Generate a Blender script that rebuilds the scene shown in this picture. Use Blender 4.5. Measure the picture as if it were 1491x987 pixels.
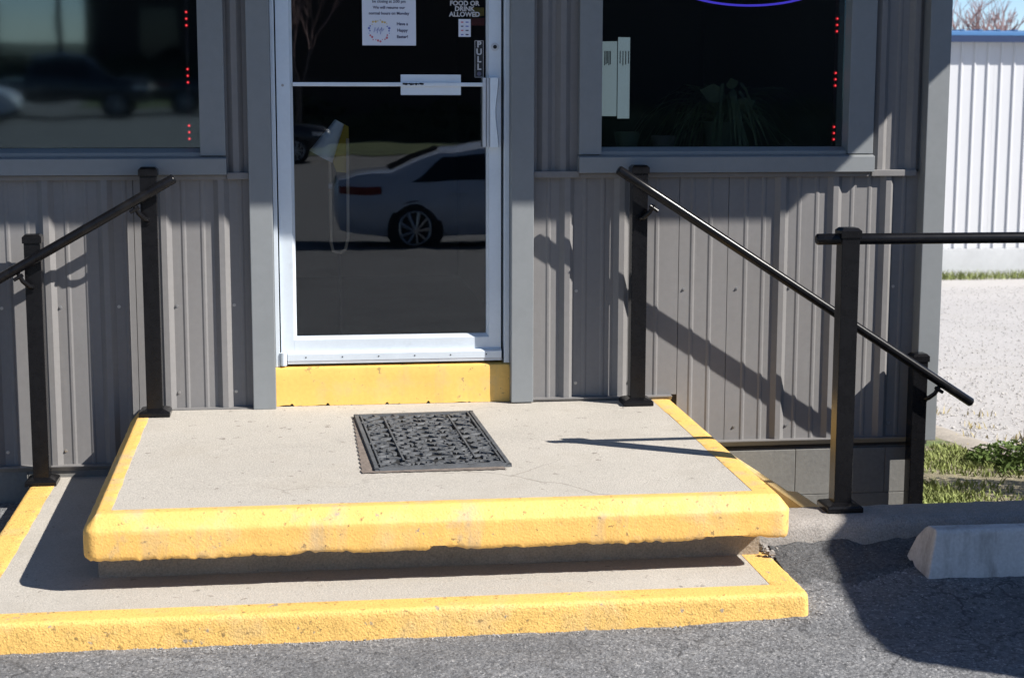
import bpy, bmesh, math, random
from mathutils import Vector, Matrix, noise
random.seed(7)
for o in list(bpy.data.objects): bpy.data.objects.remove(o, do_unlink=True)
SC = bpy.context.scene
COL = SC.collection
R = math.radians
EYE = 1.65            # eye height over the lot; everything below is measured from eye level, lifted at the end

# ------------------------------------------------------------------ camera, sky, sun
cam = bpy.data.cameras.new('camera'); cam.sensor_fit = 'HORIZONTAL'; cam.sensor_width = 36.0
cam.lens = 58.385; cam.clip_start = .05; cam.clip_end = 2000
cam.dof.use_dof = True; cam.dof.focus_distance = 6.5; cam.dof.aperture_fstop = 6.3
camo = bpy.data.objects.new('camera', cam); COL.objects.link(camo); SC.camera = camo
rt = Vector((.99134734, -.13125233, .00181149)); up = Vector((.01760442, .1466163, .98903678)); fw = Vector((.13007898, .98044708, -.1476583))
M3 = Matrix((rt, up, -fw)).transposed()
camo.matrix_world = Matrix.Translation((0, -6.770, EYE)) @ M3.to_4x4()

sund = Vector((1.7, -1.0, 1.6)).normalized()
W = bpy.data.worlds.new('World'); SC.world = W; W.use_nodes = True
wn = W.node_tree.nodes; wl = W.node_tree.links
sky = wn.new('ShaderNodeTexSky'); sky.sky_type = 'NISHITA'; sky.sun_disc = False
sky.sun_elevation = math.asin(sund.z); sky.sun_rotation = math.atan2(sund.x, sund.y)
sky.air_density = .6; sky.dust_density = 0; sky.ozone_density = 3.0
wl.new(sky.outputs[0], wn['Background'].inputs[0]); wn['Background'].inputs[1].default_value = .085
sl = bpy.data.lights.new('sun', 'SUN'); sl.energy = 5.0; sl.angle = R(.53); sl.color = (1, .955, .89)
so = bpy.data.objects.new('sun', sl); COL.objects.link(so); so.rotation_euler = (-sund).to_track_quat('-Z', 'Y').to_euler()
so.location = (8, -8, 12)
SC.view_settings.view_transform = 'Standard'; SC.view_settings.look = 'None'
SC.view_settings.exposure = .86; SC.view_settings.gamma = 1.0
SC.cycles.max_bounces = 8; SC.cycles.transparent_max_bounces = 12

# ------------------------------------------------------------------ materials
def _new(name):
    m = bpy.data.materials.new(name); m.use_nodes = True
    return m, m.node_tree.nodes, m.node_tree.links, m.node_tree.nodes['Principled BSDF']
def _noise(n, l, co, scale, detail=4, rough=.55):
    t = n.new('ShaderNodeTexNoise'); t.inputs['Scale'].default_value = scale; t.inputs['Detail'].default_value = detail
    t.inputs['Roughness'].default_value = rough; l.new(co, t.inputs['Vector']); return t
def _ramp(n, l, src, stops):
    r = n.new('ShaderNodeValToRGB'); e = r.color_ramp.elements
    while len(e) < len(stops): e.new(.5)
    for k, (p, c) in enumerate(stops):
        e[k].position = p; e[k].color = (*c, 1) if len(c) == 3 else c
    l.new(src, r.inputs[0]); return r
def _mix(n, l, a, b, fac, mode='MIX'):
    x = n.new('ShaderNodeMix'); x.data_type = 'RGBA'; x.blend_type = mode
    for s, v in ((6, a), (7, b)):
        if isinstance(v, tuple): x.inputs[s].default_value = (*v, 1)
        else: l.new(v, x.inputs[s])
    if isinstance(fac, float): x.inputs[0].default_value = fac
    else: l.new(fac, x.inputs[0])
    return x.outputs[2]
def mat(name, c, rough=.6, metal=0, var=None, bump=None, spots=None, pits=None, spec=.5, streaks=None, coat=0):
    """var=(scale, amount); bump=(scale, strength, distance); spots=[(scale, lo, hi, colour, amount)]; pits=(scale, strength, distance)"""
    m, n, l, b = _new(name)
    co = n.new('ShaderNodeTexCoord').outputs['Object']
    b.inputs['Roughness'].default_value = rough; b.inputs['Metallic'].default_value = metal
    b.inputs['Specular IOR Level'].default_value = spec; b.inputs['Coat Weight'].default_value = coat
    out = None
    if var:
        t = _noise(n, l, co, var[0], 6, .6); a = var[1]
        out = _ramp(n, l, t.outputs[0], [(.3, tuple(max(0, x*(1-a)) for x in c)), (.7, tuple(min(1, x*(1+a)) for x in c))]).outputs[0]
        if len(var) > 2:
            t2 = _noise(n, l, co, var[2], 3, .6)
            g = _ramp(n, l, t2.outputs[0], [(.3, (1-var[3],)*3), (.7, (1+var[3],)*3)])
            out = _mix(n, l, out, g.outputs[0], 1.0, 'MULTIPLY')
    for (sc, lo, hi, col, am) in (spots or []):
        t = _noise(n, l, co, sc, 5, .65)
        f = _ramp(n, l, t.outputs[0], [(lo, (0, 0, 0)), (hi, (am, am, am))])
        out = _mix(n, l, out if out else c, col, f.outputs[0])
    if streaks:      # (across, down, lo, hi, colour, amount): wear running down the face
        mp_ = n.new('ShaderNodeMapping'); mp_.inputs['Scale'].default_value = (streaks[0], streaks[0], streaks[1]); l.new(co, mp_.inputs['Vector'])
        t = _noise(n, l, mp_.outputs[0], 1.0, 5, .65); f = _ramp(n, l, t.outputs[0], [(streaks[2], (0, 0, 0)), (streaks[3], (streaks[5],)*3)])
        out = _mix(n, l, out if out else c, streaks[4], f.outputs[0])
    if out: l.new(out, b.inputs['Base Color'])
    else: b.inputs['Base Color'].default_value = (*c, 1)
    nrm = None
    if pits:
        v = n.new('ShaderNodeTexVoronoi'); v.inputs['Scale'].default_value = pits[0]; l.new(co, v.inputs['Vector'])
        w = _noise(n, l, co, pits[0]*.6, 3)
        mm = n.new('ShaderNodeMath'); mm.operation = 'MULTIPLY'; l.new(v.outputs[0], mm.inputs[0]); l.new(w.outputs[0], mm.inputs[1])
        p = n.new('ShaderNodeBump'); p.inputs['Strength'].default_value = pits[1]; p.inputs['Distance'].default_value = pits[2]
        l.new(mm.outputs[0], p.inputs['Height']); nrm = p
    if bump:
        t = _noise(n, l, co, bump[0], 6, .65)
        p = n.new('ShaderNodeBump'); p.inputs['Strength'].default_value = bump[1]; p.inputs['Distance'].default_value = bump[2]
        l.new(t.outputs[0], p.inputs['Height'])
        if nrm: l.new(nrm.outputs[0], p.inputs['Normal'])
        nrm = p
    if nrm: l.new(nrm.outputs[0], b.inputs['Normal'])
    return m
def add_cracks(m, scale, width, dark, lo, hi):
    n = m.node_tree.nodes; l = m.node_tree.links; b = n['Principled BSDF']
    co = n.new('ShaderNodeTexCoord').outputs['Object']; w = _noise(n, l, co, scale*3.5, 4)
    ad = n.new('ShaderNodeVectorMath'); ad.operation = 'MULTIPLY_ADD'; ad.inputs[1].default_value = (.28, .28, .28); l.new(w.outputs['Color'], ad.inputs[0]); l.new(co, ad.inputs[2])
    v = n.new('ShaderNodeTexVoronoi'); v.feature = 'DISTANCE_TO_EDGE'; v.inputs['Scale'].default_value = scale; l.new(ad.outputs[0], v.inputs['Vector'])
    f = _ramp(n, l, v.outputs['Distance'], [(0, (1, 1, 1)), (width, (0, 0, 0))])
    k = _noise(n, l, co, scale*.9, 3); g = _ramp(n, l, k.outputs[0], [(lo, (0, 0, 0)), (hi, (1, 1, 1))])
    x = n.new('ShaderNodeMath'); x.operation = 'MULTIPLY'; l.new(f.outputs[0], x.inputs[0]); l.new(g.outputs[0], x.inputs[1])
    src = b.inputs['Base Color'].links[0].from_socket; l.new(_mix(n, l, src, dark, x.outputs[0]), b.inputs['Base Color'])
def emit(name, c, s):
    m, n, l, b = _new(name); b.inputs['Base Color'].default_value = (*c, 1)
    b.inputs['Emission Color'].default_value = (*c, 1); b.inputs['Emission Strength'].default_value = s
    return m
def glass(name, refl, tint, rough=0.0, hue=(.72, .92, 1)):
    m, n, l, b = _new(name); n.remove(b)
    g = n.new('ShaderNodeBsdfGlossy'); g.inputs['Roughness'].default_value = rough; g.inputs['Color'].default_value = (*hue, 1)
    t = n.new('ShaderNodeBsdfTransparent'); t.inputs['Color'].default_value = (*tint, 1)
    wv = _noise(n, l, n.new('ShaderNodeTexCoord').outputs['Object'], 2.6, 2); bp = n.new('ShaderNodeBump'); bp.inputs['Strength'].default_value = .12; bp.inputs['Distance'].default_value = .003
    l.new(wv.outputs[0], bp.inputs['Height']); l.new(bp.outputs[0], g.inputs['Normal'])
    f = n.new('ShaderNodeFresnel'); f.inputs['IOR'].default_value = 1.5
    a = n.new('ShaderNodeMath'); a.operation = 'ADD'; a.inputs[1].default_value = refl; a.use_clamp = True
    l.new(f.outputs[0], a.inputs[0])
    x = n.new('ShaderNodeMixShader'); l.new(a.outputs[0], x.inputs[0]); l.new(t.outputs[0], x.inputs[1]); l.new(g.outputs[0], x.inputs[2])
    l.new(x.outputs[0], n['Material Output'].inputs[0]); return m

M = {}
M['siding'] = mat('painted_steel_siding', (.186, .181, .180), .45, 0, (1.3, .07, 40, .04), (3, .12, .006), [(60, .70, .74, (.30, .29, .28), .3), (4, .58, .8, (.15, .14, .13), .35)], spec=.22, streaks=(16, 1.2, .56, .76, (.24, .232, .225), .45))
M['trim'] = mat('painted_steel_trim', (.205, .218, .226), .42, 0, (2, .04, 30, .03), (4, .06, .004), spec=.25)
M['screw'] = mat('zinc_screw', (.42, .41, .4), .35, .8)
M['white_alu'] = mat('white_aluminium', (.66, .72, .78), .42, .35, (5, .04, 60, .02), None, [(9, .62, .8, (.42, .42, .42), .35)])
M['dull_alu'] = mat('worn_aluminium', (.55, .58, .62), .45, .3, (8, .08))
M['black'] = mat('black_powder_coat', (.006, .006, .007), .25, 0, (30, .25), (240, .06, .001), [(35, .72, .76, (.16, .15, .14), .5), (5, .60, .85, (.05, .045, .04), .4)], spec=.22)
M['rubber'] = mat('black_rubber', (.078, .083, .09), .62, 0, (20, .3), (180, .15, .001), [(9, .58, .8, (.20, .19, .17), .35)])
M['mat_shade'] = mat('mat_hole_shade', (.012, .012, .012), .8)  # near-black, standing in for the shade inside the mat's holes
M['underlay'] = mat('tan_rubber_mesh', (.16, .13, .11), .9, 0, (60, .4), (250, .5, .003))
M['gasket'] = mat('black_gasket', (.012, .012, .014), .7)
M['concrete'] = mat('broom_finished_concrete', (.415, .385, .34), .9, 0, (1.7, .10, 130, .16), (150, .9, .003),
                    [(3.2, .50, .70, (.34, .305, .255), .5), (20, .645, .665, (.14, .12, .10), .65), (240, .56, .64, (.25, .23, .20), .6), (170, .60, .68, (.60, .56, .50), .55), (1.1, .50, .68, (.35, .325, .285), .45)])
add_cracks(M['concrete'], .8, .0014, (.24, .22, .19), .54, .68)
add_cracks(M['concrete'], .8, .0016, (.22, .20, .17), .52, .66)
M['concrete_raw'] = mat('rough_concrete', (.31, .262, .205), .95, 0, (4, .16, 150, .22), (90, .7, .006), [(70, .62, .7, (.12, .11, .1), .6)])
M['kerb'] = mat('exposed_aggregate_concrete', (.27, .25, .23), .95, 0, (5, .15, 190, .28), (140, .8, .004), [(110, .60, .68, (.09, .085, .08), .6), (3, .55, .75, (.16, .145, .13), .4)])
M['yellow'] = mat('yellow_traffic_paint', (.745, .450, .122), .62, 0, (3.2, .06, 120, .07), (110, .32, .003),
                  [(5, .52, .72, (.58, .44, .24), .55), (11, .57, .68, (.42, .35, .26), .4), (40, .635, .655, (.19, .125, .05), .75), (110, .60, .66, (.40, .25, .07), .55), (17, .668, .685, (.30, .255, .20), .85)], pits=(130, .28, .004), streaks=(9, 1.6, .52, .70, (.42, .34, .24), .6))
M['yellow_rough'] = mat('yellow_paint_on_rough_concrete', (.745, .455, .125), .66, 0, (3.0, .06, 120, .08), (150, .6, .004),
                  [(5, .53, .72, (.55, .42, .24), .5), (38, .63, .65, (.18, .12, .05), .75), (105, .57, .63, (.38, .23, .06), .75), (180, .59, .64, (.26, .16, .05), .6), (15, .65, .665, (.30, .255, .20), .9)], pits=(150, .45, .004))
M['yellow_wood'] = mat('yellow_paint_on_sill', (.76, .47, .118), .55, 0, (3, .05, 60, .05), (30, .14, .003), [(24, .62, .64, (.22, .16, .07), .7), (6, .54, .72, (.55, .42, .25), .45)], streaks=(14, 2, .56, .72, (.42, .32, .18), .45))
M['cheek'] = mat('faded_yellow_concrete', (.62, .45, .20), .85, 0, (9, .15, 90, .1), (80, .4, .004))
M['block'] = mat('painted_block', (.165, .163, .155), .85, 0, (3, .1, 60, .08), (50, .35, .004), [(8, .6, .8, (.12, .115, .11), .4)], spec=.2)
M['wheelstop'] = mat('pale_wheel_stop', (.50, .495, .49), .85, 0, (5, .10, 90, .1), (60, .4, .004), [(12, .58, .75, (.34, .30, .26), .5), (40, .66, .72, (.2, .17, .14), .6)], streaks=(14, 3, .50, .68, (.20, .18, .165), .6))
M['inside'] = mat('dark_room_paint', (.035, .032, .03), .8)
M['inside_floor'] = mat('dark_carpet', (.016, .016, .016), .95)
M['soffit'] = mat('soffit_metal', (.2, .2, .21), .5)
M['glass'] = glass('window_glass', .055, (.72, .74, .75), .032)
M['glass_door'] = glass('door_glass', .032, (.82, .84, .86), .011, (.92, .94, .95))
M['carglass'] = mat('car_glass', (.01, .012, .014), .05, 0, spec=.6)
M['paper'] = mat('white_paper', (.66, .70, .80), .8, 0, (6, .02))
M['ink'] = mat('grey_ink', (.10, .10, .16), .8)
M['inkred'] = mat('red_ink', (.55, .16, .2), .8); M['inkyellow'] = mat('yellow_ink', (.6, .45, .15), .8); M['inkblue'] = mat('blue_ink', (.16, .2, .5), .8)
M['decal'] = mat('white_vinyl', (.5, .5, .52), .6); M['decalyellow'] = mat('yellow_vinyl', (.35, .24, .03), .6)
M['decalred'] = mat('red_vinyl', (.2, .03, .02), .6)
M['decaldark'] = mat('black_vinyl', (.01, .01, .01), .5)
M['led'] = emit('red_led', (1, .06, .07), 1.6); M['ledstrip'] = mat('led_strip_body', (.03, .008, .01), .5)
M['ledglow'] = emit('red_led_lens', (.5, .01, .02), .35)
M['neon'] = emit('blue_neon', (.10, .07, .9), .6)
M['leaf'] = mat('house_plant_leaf', (.15, .20, .09), .5, 0, (20, .3)); M['pot'] = mat('plant_pot', (.13, .16, .10), .7); M['pot2'] = mat('plant_pot_tan', (.18, .15, .13), .7)
M['whitepanel'] = emit('glowing_white_panel', (.52, .66, .70), .26)  # glow put into the material; the board itself is no lamp
M['panelink'] = mat('panel_lettering', (.05, .055, .06), .8)
M['shade'] = mat('lamp_shade', (.75, .8, .8), .8); M['mustard'] = mat('mustard_cloth', (.42, .30, .03), .8); M['lightwood'] = mat('light_wood', (.45, .36, .25), .6)
M['white_siding'] = mat('white_steel_siding', (.54, .545, .56), .45, 0, (.6, .02)); M['blue'] = mat('blue_steel_trim', (.06, .17, .36), .45); M['blue_shade'] = mat('shaded_blue_edge', (.010, .028, .085), .5); M['white_block'] = mat('white_painted_footing', (.50, .51, .52), .9, 0, (1.2, .06, 9, .04), (6, .1, .01))  # darkest blue: shade on the lower fascia put into its colour
M['bark'] = mat('bare_bark', (.16, .12, .12), .9, 0, (6, .3)); M['twig'] = mat('bare_twigs', (.24, .16, .16), .9)
M['grassblade'] = mat('grass_blades', (.205, .235, .085), .85, 0, (3, .5, 14, .3), spec=.1); M['shrubleaf'] = mat('shrub_leaves', (.085, .125, .035), .85, 0, (8, .4), spec=.1)
M['drygrass'] = mat('dry_grass', (.34, .28, .14), .8, 0, (8, .3))
M['turf'] = mat('verge_soil', (.27, .235, .15), .95, 0, (2.2, .35, 30, .3), (60, .8, .02), [(2.5, .5, .62, (.36, .31, .23), .9), (3.1, .52, .66, (.10, .15, .04), .9)])
M['dirt'] = mat('dusty_edge', (.36, .32, .27), .95, 0, (6, .15, 60, .15), (60, .6, .01))
M['gravel'] = mat('white_crushed_gravel', (.445, .425, .41), .95, 0, (.5, .06, 60, .22), (70, .7, .008), [(75, .56, .64, (.26, .25, .24), .75), (150, .58, .66, (.20, .19, .19), .6), (1.1, .55, .75, (.40, .375, .34), .5)])
M['stone'] = mat('gravel_stone', (.46, .44, .42), .95, 0, (60, .35))
M['grit'] = mat('grit_stone', (.30, .29, .28), .95, 0, (90, .4))
M['stonedark'] = mat('dark_grit', (.045, .045, .048), .95, 0, (9, .3))
M['asphalt'] = mat('worn_asphalt', (.165, .167, .173), .92, 0, (1.2, .14, 85, .38), (80, .9, .010),
                   [(20, .50, .62, (.095, .097, .102), .6), (13, .54, .68, (.25, .25, .25), .45), (58, .54, .62, (.04, .041, .045), .75), (50, .56, .64, (.29, .29, .29), .65), (100, .58, .65, (.46, .45, .445), .8), (2.1, .48, .68, (.09, .092, .097), .55)], pits=(85, .6, .007))
add_cracks(M['asphalt'], 2.0, .017, (.05, .05, .053), .46, .58)
M['patch'] = mat('fresh_asphalt', (.078, .079, .082), .9, 0, (3, .25, 90, .45), (90, 1.0, .009), [(110, .60, .67, (.30, .30, .29), .7), (62, .56, .64, (.018, .018, .02), .7)])
M['carwhite'] = mat('white_car_paint', (.50, .54, .62), .25, 0, coat=.6); M['cardark'] = mat('dark_car_paint', (.025, .03, .04), .25, 0, coat=.6); M['vanwhite'] = mat('van_paint', (.6, .6, .6), .4)
M['tyre'] = mat('tyre_rubber', (.02, .02, .02), .8); M['rim'] = mat('alloy_rim', (.5, .5, .5), .3, .7); M['taillight'] = mat('tail_light', (.14, .008, .01), .25); M['headlight'] = mat('headlight', (.7, .7, .7), .1)
M['brick'] = mat('dark_brick', (.06, .048, .044), .9, 0, (3, .2)); M['lawn'] = mat('lawn', (.07, .095, .035), .9, 0, (.3, .25)); M['hedge'] = mat('hedge_leaves', (.05, .062, .036), .8, 0, (2, .4))
M['pole'] = mat('grey_pole_wood', (.10, .09, .085), .9)

# ------------------------------------------------------------------ mesh helpers
class MB:
    def __init__(s): s.v = []; s.f = []
    def face(s, pts):
        k = len(s.v); s.v += [tuple(p) for p in pts]; s.f.append(tuple(range(k, k+len(pts))))
    def box(s, x0, x1, y0, y1, z0, z1):
        k = len(s.v)
        s.v += [(x, y, z) for z in (z0, z1) for y in (y0, y1) for x in (x0, x1)]
        s.f += [tuple(k+i for i in q) for q in ((0, 2, 3, 1), (4, 5, 7, 6), (0, 1, 5, 4), (2, 6, 7, 3), (0, 4, 6, 2), (1, 3, 7, 5))]
    def tube(s, pts, r, n=10, cap=True):
        pts = [Vector(p) for p in pts]; rs = r if isinstance(r, (list, tuple)) else [r]*len(pts)
        k0 = len(s.v); prev = None
        for i, p in enumerate(pts):
            t = (pts[min(i+1, len(pts)-1)]-pts[max(i-1, 0)]).normalized()
            if prev is None:
                a = Vector((0, 0, 1)) if abs(t.z) < .9 else Vector((1, 0, 0)); u = t.cross(a).normalized()
            else: u = (prev - t*prev.dot(t)).normalized()
            prev = u; w = t.cross(u)
            for j in range(n):
                an = 2*math.pi*j/n; s.v.append(tuple(p+(u*math.cos(an)+w*math.sin(an))*rs[i]))
        for i in range(len(pts)-1):
            for j in range(n):
                a = k0+i*n+j; b = k0+i*n+(j+1) % n; s.f.append((a, b, b+n, a+n))
        if cap:
            s.f.append(tuple(k0+j for j in range(n))[::-1]); e = k0+(len(pts)-1)*n; s.f.append(tuple(e+j for j in range(n)))
    def prism(s, poly, axis, a0, a1):
        """poly of 2-D points, extruded along axis 'x','y' or 'z'"""
        def P(p, a): return {'x': (a, p[0], p[1]), 'y': (p[0], a, p[1]), 'z': (p[0], p[1], a)}[axis]
        k = len(s.v); n = len(poly)
        s.v += [P(p, a0) for p in poly]+[P(p, a1) for p in poly]
        s.f += [tuple(range(k, k+n)), tuple(range(k+n, k+2*n))[::-1]]
        s.f += [(k+i, k+n+i, k+n+(i+1) % n, k+(i+1) % n) for i in range(n)]
    def grid(s, rows):
        k = len(s.v); n = len(rows[0])
        for r in rows: s.v += [tuple(p) for p in r]
        for i in range(len(rows)-1):
            for j in range(n-1):
                a = k+i*n+j; s.f.append((a, a+1, a+n+1, a+n))
    def build(s, name, m, parent=None, base=None, bevel=0, smooth=False, seg=2, recalc=True):
        off = Vector(base) if base else (Vector(parent['_base']) if parent is not None else Vector((0, 0, 0)))
        me = bpy.data.meshes.new(name); me.from_pydata([tuple(Vector(v)-off) for v in s.v], [], s.f)
        if recalc or bevel:
            bm = bmesh.new(); bm.from_mesh(me)
            bmesh.ops.remove_doubles(bm, verts=bm.verts, dist=1e-5)
            if recalc: bmesh.ops.recalc_face_normals(bm, faces=bm.faces)
            if bevel: bmesh.ops.bevel(bm, geom=[e for e in bm.edges if len(e.link_faces) == 2 and e.calc_face_angle(0) > .5], offset=bevel, segments=seg, affect='EDGES', profile=.6)
            bm.to_mesh(me); bm.free()
        if smooth:
            for p in me.polygons: p.use_smooth = True
            try: me.set_sharp_from_angle(angle=R(40))
            except Exception: pass
        me.materials.append(m)
        o = bpy.data.objects.new(name, me); COL.objects.link(o)
        if parent is not None: o.parent = parent; o['_base'] = tuple(off)
        else: o.location = off; o['_base'] = tuple(off)
        return o
def tag(o, label, cat=None, group=None, kind=None):
    if label: o['label'] = label
    if cat: o['category'] = cat
    if group: o['group'] = group
    if kind: o['kind'] = kind
    return o
def thing(name, base, label, cat, group=None):
    o = bpy.data.objects.new(name, None); COL.objects.link(o); o.location = base; o['_base'] = tuple(base); o.empty_display_size = .2
    return tag(o, label, cat, group)
def copy_tree(o, parent=None):
    c = o.copy(); COL.objects.link(c)
    if parent is not None: c.parent = parent
    for ch in list(o.children): copy_tree(ch, c)
    return c
def sub(parent, me, name, loc, rot=(0, 0, 0)):
    """another piece of a shared mesh"""
    o = bpy.data.objects.new(name, me); COL.objects.link(o); o.parent = parent
    o.location = Vector(loc)-Vector(parent['_base']); o.rotation_euler = rot; o['_base'] = tuple(loc); return o
def bxp(name, m, parent, x0, x1, y0, y1, z0, z1, bevel=0):
    b = MB(); b.box(x0, x1, y0, y1, z0, z1); return b.build(name, m, parent, bevel=bevel)
def text(name, body, size, loc, m, parent=None, base=None, spacing=1.0, bold=0.0, line=1.0, align='CENTER', depth=.0004, rot=(R(90), 0, 0), sx=1.0, mirror=False):
    c = bpy.data.curves.new('t', 'FONT'); c.body = body; c.size = size; c.align_x = align; c.align_y = 'CENTER'
    c.space_character = spacing; c.space_line = line; c.offset = bold; c.extrude = depth; c.resolution_u = 3
    t = bpy.data.objects.new('t', c); COL.objects.link(t); dg = bpy.context.evaluated_depsgraph_get(); dg.update()
    me = bpy.data.meshes.new_from_object(t.evaluated_get(dg)); bpy.data.objects.remove(t); bpy.data.curves.remove(c)
    mx = Matrix.Translation(loc) @ Matrix.Rotation(rot[2], 4, 'Z') @ Matrix.Rotation(rot[0], 4, 'X') @ Matrix.Diagonal((-sx if mirror else sx, 1, 1, 1))
    off = Vector(parent['_base']) if parent is not None else Vector(base or (0, 0, 0))
    me.transform(Matrix.Translation(-off) @ mx); me.materials.clear(); me.materials.append(m); me.name = name
    o = bpy.data.objects.new(name, me); COL.objects.link(o); o['_base'] = tuple(off)
    if parent is not None: o.parent = parent
    else: o.location = off
    return o
def sst(a, b, x):
    t = max(0, min(1, (x-a)/(b-a))); return t*t*(3-2*t)
def fn(x, y, z, s=1.0): return noise.noise(Vector((x*s, y*s, z*s)))

# ------------------------------------------------------------------ ground
def lot_z(x, y):
    z = -1.648
    if y < -2: z -= .032*(min(18, -y)-2)
    rise = sst(1.0, 1.62, x)
    if y > -2.0: z += rise*.165*(min(y, -1.36)+2.0)
    return z
def patch_span(x):     # front edge of the fresh asphalt along the kerb
    return -1.56-.16*sst(2.1, 1.75, x)-.03*math.sin(x*3.1)-.022*math.sin(x*9.7+1)-.06*max(0, fn(x, 1, 1, 5))
def lines(a, b, n): return [a+(b-a)*i/n for i in range(n+1)]
xs = lines(-60, -4, 14)[:-1]+lines(-4, -1.2, 14)[:-1]+lines(-1.2, 3.2, 170)[:-1]+lines(3.2, 8, 16)[:-1]+lines(8, 60, 13)
ys = lines(-70, -18, 13)[:-1]+lines(-18, -3, 15)[:-1]+lines(-3, -1.36, 70)[:-1]+lines(-1.36, 0.2, 6)
g = MB(); idx = {}
for j, y in enumerate(ys):
    for i, x in enumerate(xs):
        d = 0
        if -1.2 < x < 3.2 and -3 < y < -1.3: d = .004*fn(x, y, 0, 9)+.0035*fn(x, y, 3, 45)
        idx[i, j] = len(g.v); g.v.append((x, y, lot_z(x, y)+d))
for j in range(len(ys)-1):
    for i in range(len(xs)-1):
        if ys[j] > -1.37 and 1.5 < xs[i] < 4.75: continue
        g.f.append((idx[i, j], idx[i+1, j], idx[i+1, j+1], idx[i, j+1]))
tag(g.build('parking_lot', M['asphalt'], smooth=True, recalc=False), 'worn grey asphalt of the parking lot in front of the steps', None, kind='structure')
g = MB(); rows = []
for j in range(25):
    row = []
    for i in range(131):
        x = 1.60+i*.02; y0 = patch_span(x)+.03*fn(x, 0, 9, 30); y = y0+(-1.40-y0)*j/24
        edge = min(1, j/3)
        row.append((x, y, lot_z(x, y)-.001+edge*(.004+.010*(.6+.7*fn(x, y, 5, 14))+.006*fn(x, y, 2, 60))+.02*sst(-1.47, -1.41, y)*(.5+fn(x, 4, 4, 9))))
    rows.append(row)
g.grid(rows); tag(g.build('asphalt_patch', M['patch'], smooth=True, recalc=False), 'black strip of fresh asphalt along the foot of the kerb', None, kind='structure')

def land_z(y):
    return -1.955-.057*max(0, min(y, 23)) if y > -1.1 else -1.955
g = MB(); yy = lines(-1.2, 24, 42)[:-1]+[24, 40, 80, 200, 600]; xx = [-600, -100, -20, -8, -2, 1.6]+lines(2.2, 20, 36)+[40, 100, 600]
g.grid([[(x, y, land_z(y)-.004) for x in xx] for y in yy]); tag(g.build('gravel_lot', M['gravel'], recalc=False), 'white crushed gravel lot beyond the building corner', None, kind='structure')
g = MB(); rows = []
for j in range(41):
    y = -1.2+j*.1225; row = []
    for i in range(31):
        x = 1.7+i*2.24/30+(.05*fn(0, y, 4, 2.5) if i == 30 else 0); row.append((x, y, land_z(y)+.002+.02*max(0, fn(x, y, 0, 2.2))))
    rows.append(row)
g.grid(rows); tag(g.build('grass_verge', M['turf'], smooth=True, recalc=False), 'patchy strip of ground with grass beside the building corner', None, kind='structure')
g = MB(); g.grid([[(x+.05*fn(0, y, 4, 2.5), y, land_z(y)+.004+.012*math.sin(math.pi*i/4)) for i, x in enumerate(lines(3.93, 4.14, 4))] for y in lines(-1.2, 6, 60)])
tag(g.build('dirt_path', M['dirt'], smooth=True, recalc=False), 'pale dusty edging between grass and gravel', None, kind='structure')
def blades(name, n, region, m, hmin, hmax, label, cat):
    b = MB()
    for _ in range(n):
        x, y = region()
        if x is None: continue
        z = land_z(y); h = random.uniform(hmin, hmax); a = random.uniform(0, 6.28); w = .004+.003*random.random(); ln = h*random.uniform(.2, .9); la = random.uniform(0, 6.28)
        dx, dy = math.cos(a)*w, math.sin(a)*w; lx, ly = math.cos(la)*ln, math.sin(la)*ln
        k = len(b.v); b.v += [(x-dx, y-dy, z), (x+dx, y+dy, z), (x+dx*.7+lx*.4, y+dy*.7+ly*.4, z+h*.6), (x-dx*.7+lx*.4, y-dy*.7+ly*.4, z+h*.6), (x+lx, y+ly, z+h)]
        b.f += [(k, k+1, k+2, k+3), (k+3, k+2, k+4)]
    return tag(b.build(name, m, recalc=False), label, cat, kind='stuff')
def reg_verge():
    x = random.uniform(2.78, 3.9); y = random.uniform(-.9, 4.0)
    return (x, y) if fn(x, y, 1, 1.6)+.35*fn(x, y, 7, 5) > -.16 and not (1.2 < y < 1.75 and random.random() < .6) else (None, None)
blades('grass', 26000, reg_verge, M['grassblade'], .012, .045, 'short green grass growing beside the building corner', 'grass')
def reg_low():
    x = 2.85+abs(random.gauss(0, .28)); y = random.uniform(.75, 1.35)
    return (x, y) if fn(x, y, 6, 4) > -.25 and x < 3.7 else (None, None)
blades('weeds', 3000, reg_low, M['grassblade'], .012, .055, 'leafy green weeds growing just behind the kerb', 'weeds')
def reg_edge():
    return random.uniform(8, 20), 19.35+random.uniform(-.5, .25)+.15*random.random()
blades('grass', 7000, reg_edge, M['grassblade'], .05, .16, 'low fringe of grass along the footing of the white shed', 'grass')
def reg_weeds():
    x = 3.98+abs(random.gauss(0, .35)); y = random.uniform(.8, 4.5)
    return (x, y) if fn(x, y, 3, 3.2) > .18 else (None, None)
blades('weeds', 1500, reg_weeds, M['drygrass'], .015, .06, 'dry straggly weeds along the edge of the gravel', 'weeds')
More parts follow.
